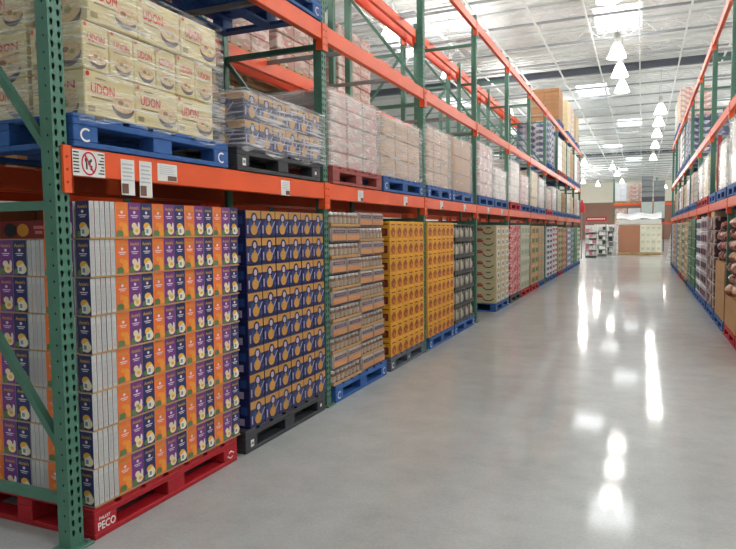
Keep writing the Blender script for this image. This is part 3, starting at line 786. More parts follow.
def udon_wide(f):
    W, h = f.W, f.h
    f.text('UDON', -W*.16, h*.50, W*.46, UDR, 1, hmax=h*.24); f.rect(-W*.38, W*.02, h*.40, h*.44, SHAD, 1); f.rect(-W*.3, -W*.1, h*.84, h*.87, SHAD, 1)
    bowl(f, W*.24, h*.36, W*.22); f.ell(-W*.44, h*.92, .012, .012, UDR, 1); f.rect(-W*.45, -W*.32, h*.1, h*.22, SHAD, 1)
def udon_narrow(f):
    W, h = f.W, f.h
    f.text('UDON', 0, h*.60, W*.66, UDR, 1, hmax=h*.17); f.rect(-W*.34, W*.34, h*.52, h*.55, SHAD, 1); bowl(f, W*.04, h*.26, W*.33); f.ell(-W*.40, h*.93, .010, .010, UDR, 1)
ub = ZP+Z1
def ucart(w, d, h, a, e): return carton_mesh(w, d, h, OLIVE, a, e, .006)
lay = [(0.0, .222, 3, udon_wide, udon_narrow), (.223, .232, 6, udon_narrow, udon_wide), (.456, .232, 3, udon_wide, udon_narrow)]
ya, yb = 2.345, 3.365
for li, (z, h, n, a, e) in enumerate(lay):
    wd = (yb-ya)/n; me = ucart(wd-.004, .36, h-.002, a, e)
    nm = ('bottom', 'middle', 'top')[li]; shift = .03 if li == 2 else 0
    for c in range(n):
        thing('udon_carton', 'olive udon carton facing the aisle, %s layer, %s from the green post' % (nm, ORD[c]), 'carton', 'udon cartons', (XP-.18-random.uniform(0, .006)+(.012 if li == 2 else 0), ya+shift+(c+.5)*wd, ub+z), RAD90+random.uniform(-.003, .003), me)
    for q in range(2):
        me2 = ucart(.315, wd*.9 if n == 3 else wd*1.8, h-.002, udon_narrow if li == 1 else udon_wide, None)
        thing('udon_carton', 'olive udon carton facing the camera, %s layer, %s left of the green post' % (nm, ORD[q]), 'carton', 'udon cartons', (XP-.385-.16-q*.32, ya+(wd*.9 if n == 3 else wd*1.8)/2, ub+z), random.uniform(-.003, .003), me2)
thing('stretch_wrap', 'clear stretch wrap wound around the udon cartons', 'plastic wrap', None, (XP-.5, (ya+yb)/2+.01, ub), RAD90, film_mesh(yb-ya+.06, 1.06, .69, FILM, skirt=.03, seed=3, nu=60, nv=20))
# blue and gold cartons, two layers
pallet('black plastic pallet on the orange beam under wrapped blue cartons', 'black', XP, 4.21, Z1, w=1.2)
def gold_end_full(f): gold_art(f)
GC2 = carton_mesh((4.81-3.70)/6-.003, .36, .192, NAVY, gold_art, gold_end_full)
grid_load('pasta_carton', 'carton', 'blue gold-banded carton on shelf', 'blue and gold cartons on the shelf', XP, 1, 3.70, 4.81, ub, .1935, 2, 6, .36, (GC2,), 1)
thing('stretch_wrap', 'clear stretch wrap over the blue and gold cartons on the shelf', 'plastic wrap', None, (XP-.43, 4.26, ub), RAD90, film_mesh(1.14, .90, .39, film_mat('streaky_film', .10, .6), skirt=.03, seed=5, nu=60, nv=14))
PW_ = mottled('pale_rose_wrapped_print', [rgb(208, 186, 176), rgb(198, 146, 142), rgb(218, 206, 198), rgb(178, 158, 144)], 9, stretch=(1, 1, 2.2))
KRAFT = mat('kraft_carton', rgb(176, 136, 94), 0.75, 0, .07, 5); KR2 = mat('rosy_kraft_carton', rgb(198, 170, 148), 0.75, 0, .1, 8)
def shelf_load(lab, ya, yb, top, rows, cols, M, pc, film=FILM_W, lev=0, band=None, near=False, xf=XP, side=1, d=.98, skirt=.0, raw=None):
    z = LEV[lev]+.004
    pallet('%s pallet under %s' % (pc, (raw or lab).replace(' on the shelf', '').replace(' on the middle shelf', '')), pc, xf, (ya+yb)/2, z, side=side, detail=near, w=yb-ya)
    stack_load(lab, xf-side*.5, (ya+yb)/2, z+ZP, (yb-ya-.06, d-.06, top-z-ZP), side, rows, cols, M, film=film, band=band, skirt=skirt)
shelf_load('tall rosy cartons in milky wrap beside the second green post', 5.05, 6.19, 2.80, 5, 3, PW_, 'dusty red', near=True)
shelf_load('kraft cartons in milky wrap, top flap edge bare', 6.25, 7.58, 2.78, 3, 3, KR2, 'blue', near=True, film=film_mat('thin_film', .12, .55))
shelf_load('rosy cartons in milky wrap just past the third green post', 7.76, 8.84, 2.88, 4, 3, KR2, 'blue', near=True, skirt=.07)
shelf_load('kraft cartons with a white film skirt, before the fourth post', 8.90, 10.10, 2.90, 3, 2, KRAFT, 'blue', near=True, skirt=.07)
RW = mottled('red_edge_print', [rgb(212, 198, 194), rgb(200, 140, 138), rgb(222, 216, 212), rgb(206, 180, 176)], 6, stretch=(1, 1, 2))
WW = mat('white_wrapped_goods', rgb(218, 216, 210), 0.5, 0, .08, 8)
CR = mat('cream_carton', rgb(214, 198, 160), 0.6, 0, .08, 8)
SL = [('red-edged white goods in wrap past the fourth post', 10.50, 11.70, 3.02, 4, 3, RW, 'blue'), ('white wrapped sacks beside the red-edged goods', 11.78, 12.98, 2.70, 4, 2, WW, 'blue'),
 ('tall white wrapped goods on red pallet', 13.28, 14.48, 3.00, 5, 2, WW, 'red'), ('white and maroon striped trays in wrap', 14.56, 15.76, 2.80, 5, 2, RW, 'blue'),
 ('cream wrapped cartons with a yellow cast', 16.02, 17.22, 3.00, 4, 2, CR, 'blue'), ('white wrapped goods past the cream cartons', 17.30, 18.50, 2.92, 4, 2, WW, 'blue'),
 ('rosy wrapped cartons under the first blue tray stack', 18.76, 19.96, 2.72, 4, 2, PW_, 'red'), ('white wrapped cartons under the blue tray stack', 20.04, 21.24, 2.85, 4, 2, WW, 'blue'),
 ('pale mint wrapped cartons on the shelf', 21.5, 22.7, 2.85, 5, 2, MINT, 'blue'), ('kraft cartons wrapped on the far shelf', 22.8, 24.0, 2.8, 4, 2, KRAFT, 'blue'),
 ('white wrapped goods near the far shelf end', 24.25, 25.45, 2.85, 4, 2, WW, 'blue'), ('cream cartons wrapped near the far shelf end', 25.5, 26.7, 2.8, 5, 2, CR, 'blue'),
 ('rosy cartons wrapped by the last post', 26.98, 28.18, 2.85, 4, 2, PW_, 'blue'), ('white goods wrapped at the very end of the shelf', 28.26, 29.46, 2.8, 4, 2, WW, 'blue')]
for lab, a_, b_, t, r, c, M, pc in SL: shelf_load(lab, a_, b_, t, r, c, M, pc, film=FILM_W if a_ < 21 else None)
# middle level
DRK = mat('dark_wood_deck', rgb(84, 66, 56), .8, 0, .15, 10)
shelf_load('dark cartons on the middle shelf over the udon', 2.34, 3.54, 4.0, 3, 3, CARD_D, 'wooden', lev=1, near=True, film=None)
shelf_load('navy cartons in wrap on the middle shelf at the second post', 3.66, 4.88, 4.1, 3, 3, NAVY, 'blue', lev=1, near=True, film=FILM_W, skirt=.05)
TRB = mottled('blue_grey_tray_print', [rgb(120, 134, 164), rgb(170, 178, 196), rgb(96, 108, 140), rgb(206, 210, 218)], 10)
ML = [('blue and white trays wrapped on the middle shelf, nearest of them', 19.3, 20.5, 4.72, 7, 2, TRB, 'blue', NVB), ('white cartons on the middle shelf past the blue trays', 21.5, 22.7, 4.55, 5, 2, WHB, 'red', None),
 ('cream cartons high on the middle shelf', 22.8, 24.0, 4.6, 5, 2, CR, 'red', None), ('white and mint cartons on the middle shelf', 24.25, 25.45, 4.6, 6, 2, MINT, 'blue', None),
 ('sandy cartons on the middle shelf', 25.52, 26.72, 4.5, 5, 2, TANC, 'blue', None), ('white cartons near the end of the middle shelf', 27.0, 28.2, 4.55, 5, 2, WHB, 'blue', None), ('rosy cartons at the end of the middle shelf', 28.26, 29.46, 4.5, 5, 2, PW_, 'blue', None)]
for lab, a_, b_, t, r, c, M, pc, bd in ML: shelf_load(lab, a_, b_, t, r, c, M, pc, film=None, lev=1, band=bd)
KB = mat('brown_kraft_box', rgb(176, 132, 92), .75, 0, .08, 6)
TL = [('brown kraft cartons stacked on the top shelf', 21.6, 22.8, 6.12, 8, 3, KB, 'blue'), ('white cartons on the top shelf past the brown ones', 24.25, 25.45, 6.2, 6, 2, CR, 'blue'), ('rosy cartons on the top shelf', 25.52, 26.72, 6.2, 6, 2, PW_, 'blue'), ('cream cartons at the end of the top shelf', 27.6, 28.8, 6.2, 6, 2, CR, 'blue')]
for lab, a_, b_, t, r, c, M, pc in TL: shelf_load(lab, a_, b_, t, r, c, M, pc, film=None, lev=2)
# loads on the rack behind
BR = [('rosy brown wrapped cartons on the rack behind the blue cartons', 3.0, 4.2, 3.0, 0), ('pale rosy cartons on the rack behind, second bay', 5.1, 6.3, 3.0, 0), ('rosy wrapped cartons high on the rack behind, second bay', 5.1, 6.3, 4.4, 1), ('pale cartons high on the rack behind, near the third post', 6.4, 7.6, 4.4, 1),
 ('kraft cartons on the rack behind, third bay', 7.9, 9.1, 3.0, 0), ('pale rosy cartons high on the rack behind, third bay', 8.0, 9.2, 4.4, 1), ('rosy cartons on the rack behind, fourth bay', 10.6, 11.8, 3.0, 0)]
for lab, a_, b_ in (('dark kraft cartons on the floor behind the macaroni pallet', 2.35, 3.55), ('dark kraft cartons on the floor behind the blue cartons', 3.65, 4.85), ('dark kraft cartons on the floor behind the jar packs', 5.1, 6.3)):
    pallet('wooden pallet under '+lab.replace(' on the floor', ''), 'wooden', XB, (a_+b_)/2, 0, side=-1, detail=False)
    stack_load(lab, XB+.5, (a_+b_)/2, ZP, (1.16, .98, 1.565), -1, 5, 3, CARD_D)
for lab, a_, b_, t, lv in BR: shelf_load(lab, a_, b_, t, 5, 3, PW_ if 'kraft' not in lab else KRAFT, 'wooden', film=None, lev=lv, xf=XB, side=-1)

# ------------------------------------------------------------------ signs on the beams
def paper(label, y0, y1, z0, z1, kind='price', x=XU+.0135, lean=0.0):
    w_, h_ = y1-y0, z1-z0
    mb = MB(); mb.box(-w_/2, w_/2, 0, .0012, 0, h_, WHITE); f = Face(mb, w_, 0, h_); f.off = .0007
    if kind == 'warn':
        r = min(w_, h_)*.46
        f.ring(0, h_*.5, r*.82, r, r*.14, REDINK, 2, 24); f.poly([(-r*.55, h_*.5+r*.75), (-r*.42, h_*.5+r*.85), (r*.55, h_*.5-r*.75), (r*.42, h_*.5-r*.85)][::-1], REDINK, 3)
        for a, b_, c, d in ((-.42, -.24, .1, .45), (-.34, -.18, -.5, .1), (.02, .18, -.25, .3), (.12, .34, -.55, -.15), (.16, .32, .15, .4), (-.1, .06, -.1, .1)): f.rect(r*a, r*b_, h_*.5+r*c, h_*.5+r*d, INK, 1)
        for i in range(7):
            v = h_*.92-i*h_*.125
            f.rect(-w_*.47, -w_*(.30+.05*((i*3) % 3)), v-h_*.05, v, INK, 1); f.rect(w_*(.28+.05*((i*2) % 3)), w_*.47, v-h_*.05, v, INK, 1)
    else:
        for i in range(5): f.rect(-w_*.40, w_*(.40-.1*(i % 2)), h_*(.88-.11*i)-h_*.04, h_*(.88-.11*i), mat('faint_print', rgb(196, 196, 202), .7), 1)
        f.rect(w_*.0 if kind == 'price' else -w_*.46, w_*.46 if kind == 'price' else w_*.02, h_*.04, h_*.32, BROWNINK, 1)
    o = thing('shelf_sign', label, 'sign', 'paper signs on the orange beams', (x, (y0+y1)/2, z0), RAD90, mb)
    o.rotation_euler[1] = 0.0
    return o
paper('white warning sign with a red prohibition circle on the orange beam', 2.262, 2.465, 1.824, 1.950, 'warn')
paper('left of the two hanging white price sheets beside the warning sign', 2.572, 2.668, 1.745, 1.932, 'tag', XU+.0145)
paper('right of the two hanging white price sheets beside the warning sign', 2.705, 2.80, 1.738, 1.935, 'tag', XU+.0145)
paper('wide white price card right of the hanging sheets', 2.848, 3.012, 1.838, 1.936)
paper('white price card under the black pallet near the second post', 4.185, 4.315, 1.822, 1.934)
for i, y in enumerate((5.60, 6.88, 8.32, 9.55, 11.2, 12.4)):
    paper('white price card on the beam, %s one past the second post' % ORD[i], y, y+.13, 1.832, 1.935)

# ------------------------------------------------------------------ right rack loads
BAGC = [mottled('brown_red_bag', [rgb(150, 78, 62), rgb(116, 60, 50), rgb(186, 120, 96), rgb(90, 44, 42)], 11, .35), mottled('salmon_bag', [rgb(206, 150, 124), rgb(176, 108, 88), rgb(222, 184, 160), rgb(140, 84, 66)], 10, .3),
        mottled('maroon_bag', [rgb(104, 46, 48), rgb(70, 36, 44), rgb(150, 92, 84), rgb(186, 150, 130)], 12, .35), mottled('cream_bag', [rgb(214, 190, 160), rgb(190, 140, 112), rgb(226, 210, 190), rgb(150, 100, 80)], 10, .3)]
def bag_mesh(M, s):
    rnd = random.Random(s); mb = MB(); nu, nv = 14, 9; vs = []
    ph = [rnd.random()*6 for _ in range(4)]
    for j in range(nv):
        for i in range(nu):
            a = 2*math.pi*i/nu; t = -math.pi/2+math.pi*j/(nv-1)
            cx = math.copysign(abs(math.cos(a))**.45, math.cos(a)); cy = math.copysign(abs(math.sin(a))**.45, math.sin(a))
            q = math.cos(t)**.38 if 0 < j < nv-1 else 0
            k = 1+.10*math.sin(3*a+ph[0])*math.cos(2*t+ph[1])+rnd.uniform(-.05, .05)
            vs.append((.130*cx*q*k, .17*cy*q*k, .080+.078*math.sin(t)*(1+.12*math.sin(2*a+ph[2]))))
    mb.add(vs, [(j*nu+i, j*nu+(i+1) % nu, (j+1)*nu+(i+1) % nu, (j+1)*nu+i) for j in range(nv-1) for i in range(nu)], M, True)
    return mb.mesh('snack_bag')
BAGS = [[bag_mesh(M, 10*i+j) for j in range(2)] for i, M in enumerate(BAGC)]
def bin_mesh(w, h, M, d=.98, t=.012):
    mb = MB(); mb.box(-w/2, w/2, -d/2, d/2, 0, t, M)
    mb.box(-w/2+t, w/2-t, -d/2+t, d/2-t, h-.03, h-.018, M)
    mb.box(-w/2, w/2, -d/2, -d/2+t, t, h, M); mb.box(-w/2, w/2, d/2-t, d/2, t, h, M); mb.box(-w/2, -w/2+t, -d/2+t, d/2-t, t, h, M); mb.box(w/2-t, w/2, -d/2+t, d/2-t, t, h, M)
    f = Face(mb, w, d, h); f.rect(-w*.3, w*.3, h*.62, h*.66, mat('pinkish_bin_print', rgb(176, 126, 96), .7), 1); f.rect(-w*.2, w*.2, h*.5, h*.53, mat('pinkish_bin_print', rgb(176, 126, 96), .7), 1)
    return mb.mesh('cardboard_bin')
def bag_load(desc, ya, yb, binh, top, pc, sel, M, n=5):
    pallet('%s pallet under the %s' % (pc, desc), pc, XR, (ya+yb)/2, 0, side=-1, detail=False, w=yb-ya)
    thing('cardboard_bin', 'cardboard bin under %s' % desc, 'box', None, (XR+.5, (ya+yb)/2, ZP), -RAD90, bin_mesh(yb-ya-.02, binh, M))
    z = ZP+binh+.002; r = 0; w_ = (yb-ya)/n
    while z+.16 < top:
        for c in range(n):
            o = thing('snack_bag', 'packet among %s, %s row up, %s from far end' % (desc, ORD[r], ORD[n-1-c]), 'packet', desc,
                  (XR+.19+random.uniform(-.02, .05), ya+(c+.5)*w_+random.uniform(-.015, .015), z), -RAD90+random.uniform(-.12, .12), random.choice(BAGS[random.choice(sel)]))
            o.scale = (w_/.30*random.uniform(.88, 1.0), random.uniform(.85, 1.1), random.uniform(.90, .98)); o.rotation_euler[0] = random.uniform(-.05, .05); o.rotation_euler[1] = random.uniform(-.05, .05)
        r += 1; z += .157
bag_load('salmon packets nearest on the right', 7.95, 9.12, .45, 1.72, 'red', (0, 1, 1, 3), CARD)
bag_load('brown packets second on the right', 9.18, 10.36, .42, 1.74, 'red', (0, 1, 2, 1), CARD)
bag_load('maroon packets beyond the tan bin', 10.50, 11.75, .85, 1.74, 'blue', (2, 0, 2), CARD)
RDK = mottled('dark_mixed_print', [rgb(70, 44, 50), rgb(150, 126, 118), rgb(96, 62, 60), rgb(196, 176, 160), rgb(50, 46, 66)], 14)
LILAC = mat('lilac_grey_carton', rgb(190, 182, 190), .6, 0, .1, 10); MAR = mat('maroon_print', rgb(104, 52, 60), .6)
RL = [('stack of dark mixed packs with a tan carton on top', 11.9, 13.1, 1.72, 7, 3, RDK, None, 'blue'), ('stack of lilac grey cartons with maroon bands', 13.36, 14.56, 1.74, 6, 3, LILAC, MAR, 'blue'),
 ('stack of white cartons with navy edges on the right', 14.64, 15.84, 1.72, 6, 3, WHB, NVB, 'blue'), ('nearer stack of green cartons on the right', 16.15, 17.35, 1.75, 7, 2, FOREST, None, 'blue'),
 ('farther stack of green cartons with mint bands', 17.40, 18.54, 1.75, 7, 2, FOREST, MINTB, 'blue'), ('stack of cream cartons with tan bands on the right', 18.85, 20.05, 1.7, 8, 2, CR, TANC, 'black'),
 ('stack of pale mint cartons on the right', 20.1, 21.28, 1.7, 7, 2, MINT, GRNB, 'red'), ('stack of tan cartons on the right', 21.6, 22.8, 1.7, 8, 2, TAN, None, 'red'), ('stack of cream cartons far on the right', 22.87, 24.06, 1.7, 8, 2, CR, GRNB, 'blue'),
 ('stack of slate cartons far on the right', 24.3, 25.5, 1.7, 7, 2, SLATE, None, 'blue'), ('stack of tan cartons with red bands far on the right', 25.6, 26.78, 1.7, 8, 2, TAN, RDB, 'blue'), ('last stack of pale cartons on the right', 27.05, 28.25, 1.7, 8, 2, LILAC, None, 'blue')]
for lab, a_, b_, t, r, c, M, bd, pc in RL:
    pallet('%s pallet under the %s' % (pc, lab.replace('stack of ', '')), pc, XR, (a_+b_)/2, 0, side=-1, detail=False, w=b_-a_)
    stack_load(lab, XR+.5, (a_+b_)/2, ZP, (b_-a_-.02, .98, t-ZP), -1, r, c, M, band=bd)
thing('carton', 'small tan carton on top of the dark mixed packs', 'carton', None, (XR+.2, 12.5, 1.72), -RAD90, carton_mesh(.5, .36, .09, CARD_L))
R1 = [('tall white wrapped goods with a red corner, nearest on the right shelf', 9.12, 10.34, 3.02, 4, 3, WW, 'blue'), ('white wrapped goods beside the cardboard reel', 10.54, 11.74, 2.85, 4, 2, WW, 'blue'),
 ('cream wrapped goods past the reel on the right shelf', 13.35, 14.55, 2.90, 4, 2, CR, 'red'), ('white wrapped cartons on the right shelf, third from the reel', 14.62, 15.82, 2.85, 4, 2, WW, 'red'),
 ('mint wrapped cartons on the right shelf', 16.1, 17.3, 2.85, 5, 2, MINT, 'blue'), ('rosy cartons on the right shelf', 17.38, 18.52, 2.9, 5, 2, PW_, 'blue'), ('white cartons on the right shelf', 18.85, 20.05, 2.85, 5, 2, WHB, 'blue'),
 ('cream cartons on the right shelf', 20.1, 21.28, 2.8, 5, 2, CR, 'blue'), ('rosy cartons far on the right shelf', 21.6, 22.8, 2.8, 5, 2, PW_, 'blue'), ('white cartons far on the right shelf', 22.87, 24.06, 2.85, 5, 2, WHB, 'blue'),
 ('cream cartons far on the right shelf', 24.3, 25.5, 2.8, 5, 2, CR, 'blue'), ('mint cartons at the end of the right shelf', 25.6, 26.78, 2.8, 5, 2, MINT, 'blue')]
for lab, a_, b_, t, r, c, M, pc in R1: shelf_load(lab, a_, b_, t, r, c, M, pc, film=FILM_W if a_ < 16 else None, xf=XR, side=-1)
RDC = mat('red_corner_board', rgb(176, 60, 60), .6)
mb = MB(); mb.box(-.03, .03, -.012, .0, 0, .9, RDC); mb.box(-.03, -.018, 0, .05, 0, .9, RDC)
thing('corner_board', 'red corner board standing against the nearest right wrapped goods', 'corner board', None, (XR+.012, 11.745, Z1+ZP), -RAD90, mb)
pallet('blue pallet on the right shelf under the cardboard reel', 'blue', XR, 12.5, Z1, side=-1, detail=False, w=1.1)
mb = MB(); mb.tube((0, -.35, .33), (0, .35, .33), .30, CARD_L, 20); mb.tube((0, -.36, .33), (0, .36, .33), .13, CARD_D, 14); mb.box(-.25, .25, -.3, .3, 0, .05, CARD)
thing('cardboard_reel', 'tan cardboard reel lying on the right shelf', 'reel', None, (XR+.42, 12.5, Z1+ZP), -RAD90, mb)
R2_ = [('blue and white trays wrapped on the right middle shelf', 18.85, 20.05, 4.5, 6, 2, TRB, 'blue', NVB), ('blue trays on the right middle shelf, second stack', 20.1, 21.28, 4.5, 6, 2, TRB, 'blue', NVB), ('white cases on the right middle shelf', 21.6, 22.8, 4.6, 6, 2, WHB, 'blue', NVB),
 ('white cartons on the right middle shelf', 22.87, 24.06, 4.6, 5, 2, WW, 'blue', None), ('slate cartons at the end of the right middle shelf', 24.3, 25.5, 4.5, 5, 2, SLATE, 'blue', None)]
for lab, a_, b_, t, r, c, M, pc, bd in R2_: shelf_load(lab, a_, b_, t, r, c, M, pc, film=None, lev=1, band=bd, xf=XR, side=-1)
R3_ = [('pale rosy cartons on the right top shelf', 24.3, 25.5, 6.3, 7, 2, PW_, 'blue'), ('cream cartons on the right top shelf', 25.6, 26.78, 6.3, 7, 2, CR, 'blue'), ('white cartons at the end of the right top shelf', 27.05, 28.25, 6.3, 7, 2, WW, 'blue')]
for lab, a_, b_, t, r, c, M, pc in R3_: shelf_load(lab, a_, b_, t, r, c, M, pc, film=None, lev=2, xf=XR, side=-1)

# ------------------------------------------------------------------ end of the aisle
o = pallet('wooden pallet under the brown panels at the aisle end', 'wooden', -.72, 40.5, 0, detail=False, w=1.24, rz=0, d=1.0); o.location = (-.72, 40.5, 0)
BPN = mat('brown_board_panel', rgb(170, 108, 70), .7, 0, .08, 3)
e = thing('panel_stack', 'stack of upright brown board panels in plastic at the aisle end', 'panels', None, (-.72, 40.5, ZP))
pm = MB(); pm.cbox(-.58, .58, -.03, .03, 0, 1.55, BPN, .004); pm = pm.mesh('panel')
for i in range(6): obj('panel', pm, e, (random.uniform(-.01, .01), -.40+i*.07, 0))
obj('stretch_film', film_mesh(1.20, .98, 1.70, film_mat('faint_film', 0.0, .2), seed=9, skirt=0), e)
o = pallet('wooden pallet under the white carton stack at the aisle end', 'wooden', .46, 40.5, 0, detail=False, w=1.16, rz=0, d=1.0); o.location = (.47, 40.5, 0)
PALEC = mat('pale_cream_carton', rgb(222, 218, 196), .6, 0, .05, 5)
cm = carton_mesh(.28, .46, .395, PALEC, lambda f: (f.rect(-f.W*.3, f.W*.3, f.h*.35, f.h*.7, mat('faint_green_print', rgb(196, 200, 176), .7), 1)))
for r in range(4):
    for c in range(4):
        thing('cream_carton', 'pale cream carton at the aisle end, %s row up, %s from the brown panels' % (ORD[r], ORD[c]), 'carton', 'cream cartons at the aisle end', (.05+c*.283, 40.25, ZP+r*.398), 0, cm)
def drape(label, pts_top, pts_bot, z0, z1, y):
    mb = MB(); n, mth = 9, 12; vs = []
    for j in range(mth+1):
        v = j/mth
        for i in range(n+1):
            u = i/n; a = pts_bot[0]+(pts_top[0]-pts_bot[0])*v; b_ = pts_bot[1]+(pts_top[1]-pts_bot[1])*v
            vs.append((a+(b_-a)*u+.03*math.sin(v*7), y+.05*math.sin(u*14+v*3), z0+(z1-z0)*v))
    mb.add(vs, [(j*(n+1)+i, j*(n+1)+i+1, (j+1)*(n+1)+i+1, (j+1)*(n+1)+i) for j in range(mth) for i in range(n)], film_mat('hanging_film', .35, .9), True)
    return thing('plastic_sheet', label, 'plastic sheet', None, (0, 0, 0), 0, mb)
drape('translucent plastic sheet hanging left of the brown panels', (-1.42, -1.20), (-1.62, -1.28), 0.0, 1.95, 39.2)
drape('translucent plastic sheet hanging at the right rack end', (1.30, 1.38), (.95, 1.45), 0.0, 1.9, 31.0)
# cross rack
CRK = 48.0
def cross_post(x, y, lab):
    e = thing('upright_frame', lab, 'rack frame', 'frames of the cross rack', (x, y, 0), 0)
    obj('front_post', POST_S, e); obj('rear_post', POST_S, e, (0, FD, 0), math.pi)
    for z in BRZ: obj('horizontal_brace', HB, e, (0, 0, z))
for i, x in enumerate((-1.86, .88, 3.62)): cross_post(x, CRK, 'green upright of the cross rack, %s from the left' % ORD[i])
for i, x in enumerate((-1.86, .88)):
    for l in (0, 1):
        beam('orange beam of the cross rack, %s level, %s bay' % (LEVN[l], ORD[i]), x+PW/2, CRK, 0, LEV[l], 'cross rack beams')
        beam('rear orange beam of the cross rack, %s level, %s bay' % (LEVN[l], ORD[i]), x+BAY-PW/2, CRK+FD, math.pi, LEV[l], 'cross rack rear beams')
def cross_load(lab, x0, x1, z0, z1, rows, cols, M, pc='wooden', band=None):
    o = pallet('%s pallet on the cross rack under the %s' % (pc, lab), pc, 0, 0, z0, detail=False, w=x1-x0, rz=0); o.location = ((x0+x1)/2, CRK+.53, z0)
    e = stack_load(lab, (x0+x1)/2, CRK+.53, z0+ZP, (x1-x0-.02, .96, z1-z0-ZP), 1, rows, cols, M, band=band); e.rotation_euler = (0, 0, 0)
cross_load('white cartons on the upper cross rack', -1.78, -1.0, LEV[1]+.004, 4.7, 3, 2, WHB)
cross_load('rosy cartons on the upper cross rack', -.93, -.1, LEV[1]+.004, 4.6, 4, 2, PW_)
cross_load('pinkish cartons on the lower cross rack', -1.78, -1.0, LEV[0]+.004, 2.95, 2, 1, PW_)
cross_load('white cartons on the lower cross rack', -.93, -.1, LEV[0]+.004, 2.95, 2, 2, WHB)
GB = mat('grey_tote', rgb(120, 126, 128), .5, 0, .2, 12); DB_ = mat('dark_tote_band', rgb(78, 70, 82), .5)
for i, x in enumerate((-.06, .68)):
    z = 2.2
    e = thing('tote_stack', ('left', 'right')[i]+' tall grey tote stack above the cream cartons', 'tote stack', 'grey tote stacks', (x+.33, 46.5, 0))
    for zz, hh, M in ((1.95, .25, DB_), (2.2, 1.1, mat('pale_blue_tote', rgb(176, 188, 184), .5, 0, .15, 8)), (3.3, .30, DB_), (3.6, .35, GB), (3.96, .35, GB), (4.32, .35, GB), (4.68, .30, GB)):
        if i and zz > 4.5: continue
        q = MB(); q.cbox(-.33, .33, -.4, .4, 0, hh-.01, M, .02); q.box(-.35, .35, -.42, .42, hh-.05, hh-.01, M)
        obj('tote', q, e, (0, 0, zz))
    q = MB()
    for sx in (-.31, .31):
        for sy in (-.38, .38): q.box(sx-.02, sx+.02, sy-.02, sy+.02, 0, 1.95, GIRD)
    q.box(-.33, .33, -.4, .4, .9, .94, GIRD)
    obj('stand', q, e)
mb = MB(); n = 10; vs = []
for j in range(3):
    for i in range(n+1): vs.append((-2.1+i*.26, .4*j, .06*math.sin(i*1.3+j)+(.35 if j == 1 else .0)))
mb.add(vs, [(j*(n+1)+i, j*(n+1)+i+1, (j+1)*(n+1)+i+1, (j+1)*(n+1)+i) for j in range(2) for i in range(n)], film_mat('loose_film', .6, .95), True)
mb.box(-2.1, .5, 0, .8, -.35, -.05, WW)
thing('wrapped_bundle', 'white plastic-wrapped bundle lying behind the brown panels', 'bundle', None, (.6, 43.5, 2.15), 0, mb)
mb = MB(); mb.box(-1.7, .3, 0, .7, 0, 1.8, CARD); 
thing('kraft_crate', 'large kraft crate behind the panels under the white bundle', 'crate', None, (.6, 43.55, 0), 0, mb)
# displays and red banner past the left rack
mb = MB(); mb.box(-.55, .55, -.02, .02, 0, .22, mat('red_banner', rgb(200, 32, 44), .5)); f = Face(mb, 1.1, .04, .22)
for i in range(9):
    f.rect(-.46+i*.105, -.46+i*.105+.075, .08, .15, WHITE, 1)
e = thing('banner_sign', 'red banner sign with small white lettering past the left rack', 'sign', None, (-2.34, 37.5, 1.98)); obj('panel', mb, e)
q = MB()
for x in (-.5, .5): q.box(x-.015, x+.015, .02, .05, -1.98, .1, GALV)
obj('stand_pole', q, e)
mb = MB(); mb.lathe([(.14, 0), (.16, .35), (.05, .55), (.05, .62)], mat('red_banner', rgb(200, 32, 44), .5), 14)
mb.lathe([(.03, -2.4), (.03, 0)], GALV, 8)
thing('red_beacon', 'small red sign head on a pole at the left rack end', 'sign', None, (-2.86, 34.5, 2.4), 0, mb)
def display(label, x, y, M, rows, w_=.6, h_=1.75):
    e = thing('display_stand', label, 'display stand', 'display stands past the left rack', (x, y, 0))
    q = MB(); q.box(-w_/2, w_/2, .2, .22, 0, h_, WHITE); q.box(-w_/2, -w_/2+.02, -.2, .2, 0, h_, WHITE); q.box(w_/2-.02, w_/2, -.2, .2, 0, h_, WHITE)
    obj('frame', q, e)
    for r in range(rows):
        q = MB(); q.box(-w_/2+.02, w_/2-.02, -.2, .2, 0, .025, WHITE); s_ = obj('shelf', q, e, (0, 0, .12+r*(h_-.2)/rows))
        q = MB()
        for c in range(3): q.cbox(-w_/2+.04+c*(w_-.08)/3, -w_/2+.04+(c+1)*(w_-.08)/3-.015, -.18, .1, .026, .026+(h_-.2)/rows*random.uniform(.5, .8), M[(r+c) % len(M)], .005)
        obj('goods', q, s_)
PKL = mat('pink_goods', rgb(214, 130, 150), .5); DK = mat('charcoal_goods', rgb(60, 62, 68), .5)
display('white display stand with pink goods past the left rack', -2.5, 36.2, [WHITE, PKL, WW], 5)
display('white display stand with charcoal goods under the red banner', -2.15, 38.6, [WW, DK, WHITE], 6, .7, 1.8)
display('white display stand with dark goods behind the banner', -1.75, 42.0, [DK, WW, GB], 5, .7, 1.8)

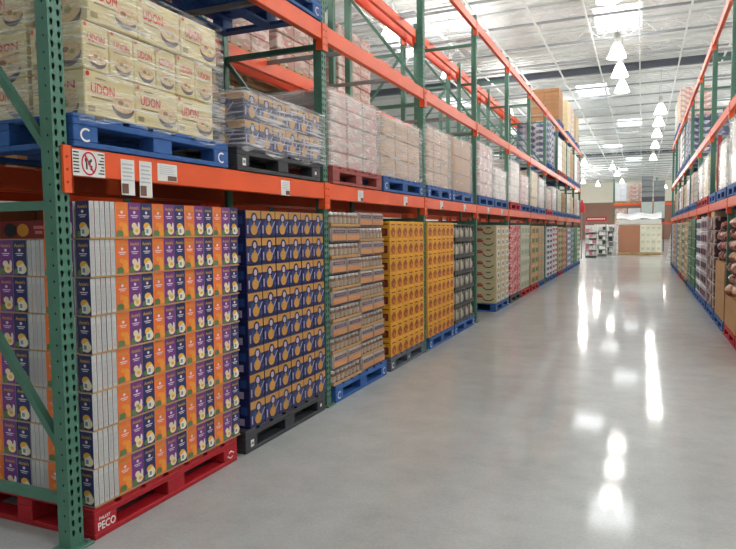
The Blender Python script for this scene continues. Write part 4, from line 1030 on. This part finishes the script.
# ------------------------------------------------------------------ pendant lamps
GLOW = mat('glowing_reflector', rgb(255, 252, 244), .4, emit=((1, .98, .93, 1), 2.6))
HOUS = mat('lamp_housing', rgb(190, 190, 186), .4, .4)
def lamp_meshes():
    a = MB(); a.lathe([(.09, 0), (.11, .06), (.11, .26), (.05, .34)], HOUS, 14)
    b_ = MB(); b_.lathe([(.27, -.42), (.21, -.26), (.15, -.10), (.09, 0)], GLOW, 18); b_.add([(.265*math.cos(2*math.pi*i/18), .265*math.sin(2*math.pi*i/18), -.418) for i in range(18)][::-1], [tuple(range(18))], GLOW)
    c = MB(); c.tube((0, 0, .34), (0, 0, 1.548), .012, HOUS, 6)
    return a.mesh('housing'), b_.mesh('reflector'), c.mesh('suspension_rod')
LMH, LMR, LMC = lamp_meshes()
def lamp(x, y, label, group, z=7.05, light=True, power=LAMP_POWER):
    e = thing('pendant_lamp', label, 'lamp', group, (x, y, z))
    obj('housing', LMH, e); obj('reflector', LMR, e); obj('suspension_rod', LMC, e)
    if light:
        ld = bpy.data.lights.new('lamp_light', 'POINT'); ld.energy = power; ld.color = (1, .975, .93); ld.shadow_soft_size = .32
        lo = bpy.data.objects.new('lamp_light', ld); COL.objects.link(lo); lo.parent = e; lo.location = (0, 0, -.22)
for i, y in enumerate((5.4, 10.5, 15.6, 20.74, 23.3, 25.96)):
    lamp(-.77, y, 'glowing cone pendant lamp over the aisle, %s of the left line' % ORD[i], 'left line of aisle lamps')
for i, y in enumerate((31.5, 35.1, 39.3, 44.7, 52.5)):
    lamp(.68, y, 'glowing cone pendant lamp over the far aisle, %s of the right line' % ORD[i], 'right line of aisle lamps')
for i, (x, y) in enumerate(((-2.4, 58.9), (-2.3, 66.3), (-2.15, 77.4), (3.4, 62.0), (3.4, 74.0), (-3.0, 90.0), (2.6, 90.0))):  # group filled out with added lamps to brighten the far end
    lamp(x, y, 'small glowing pendant lamp before the far wall, %s of the far group' % ORD[i], 'far lamps')
for i, (x, y) in enumerate(((-6.1, 4.0), (-6.1, 10.0), (-6.0, 15.7), (-5.95, 20.8), (-5.6, 29.0), (-5.2, 36.5), (-4.8, 44.5), (-4.3, 53.5), (-6.1, 75), (-4.9, 80.8))):  # line glimpsed in part; some of its lamps added to light the scene
    lamp(x, y, 'glowing pendant lamp beyond the left rack, %s from the front' % ORD[i], 'lamps beyond the left rack', power=SIDE_POWER)
for i, (x, y) in enumerate([(x, y) for y in (60, 70, 80, 90) for x in (-13, -8, 7, 12)]):  # extra lamps, mostly hidden by the racks, added to light the far hall
    lamp(x, y, 'added distant pendant lamp past the rack ends, %s row, %s from the left' % (ORD[i//4], ORD[i % 4]), 'added distant lamps past the racks', power=SIDE_POWER)
for i, (x, y) in enumerate(((5.6, -1.0), (5.6, 4.0), (5.6, 9.0), (5.6, 14.0), (5.6, 20.0), (5.6, 27.0), (5.6, 34.0), (5.6, 41.0), (5.6, 48.0))):  # mostly unseen lamp line, added for general illumination
    lamp(x, y, 'added glowing pendant lamp beyond the right rack, %s from the front' % ORD[i], 'added lamps beyond the right rack', power=SIDE_POWER)
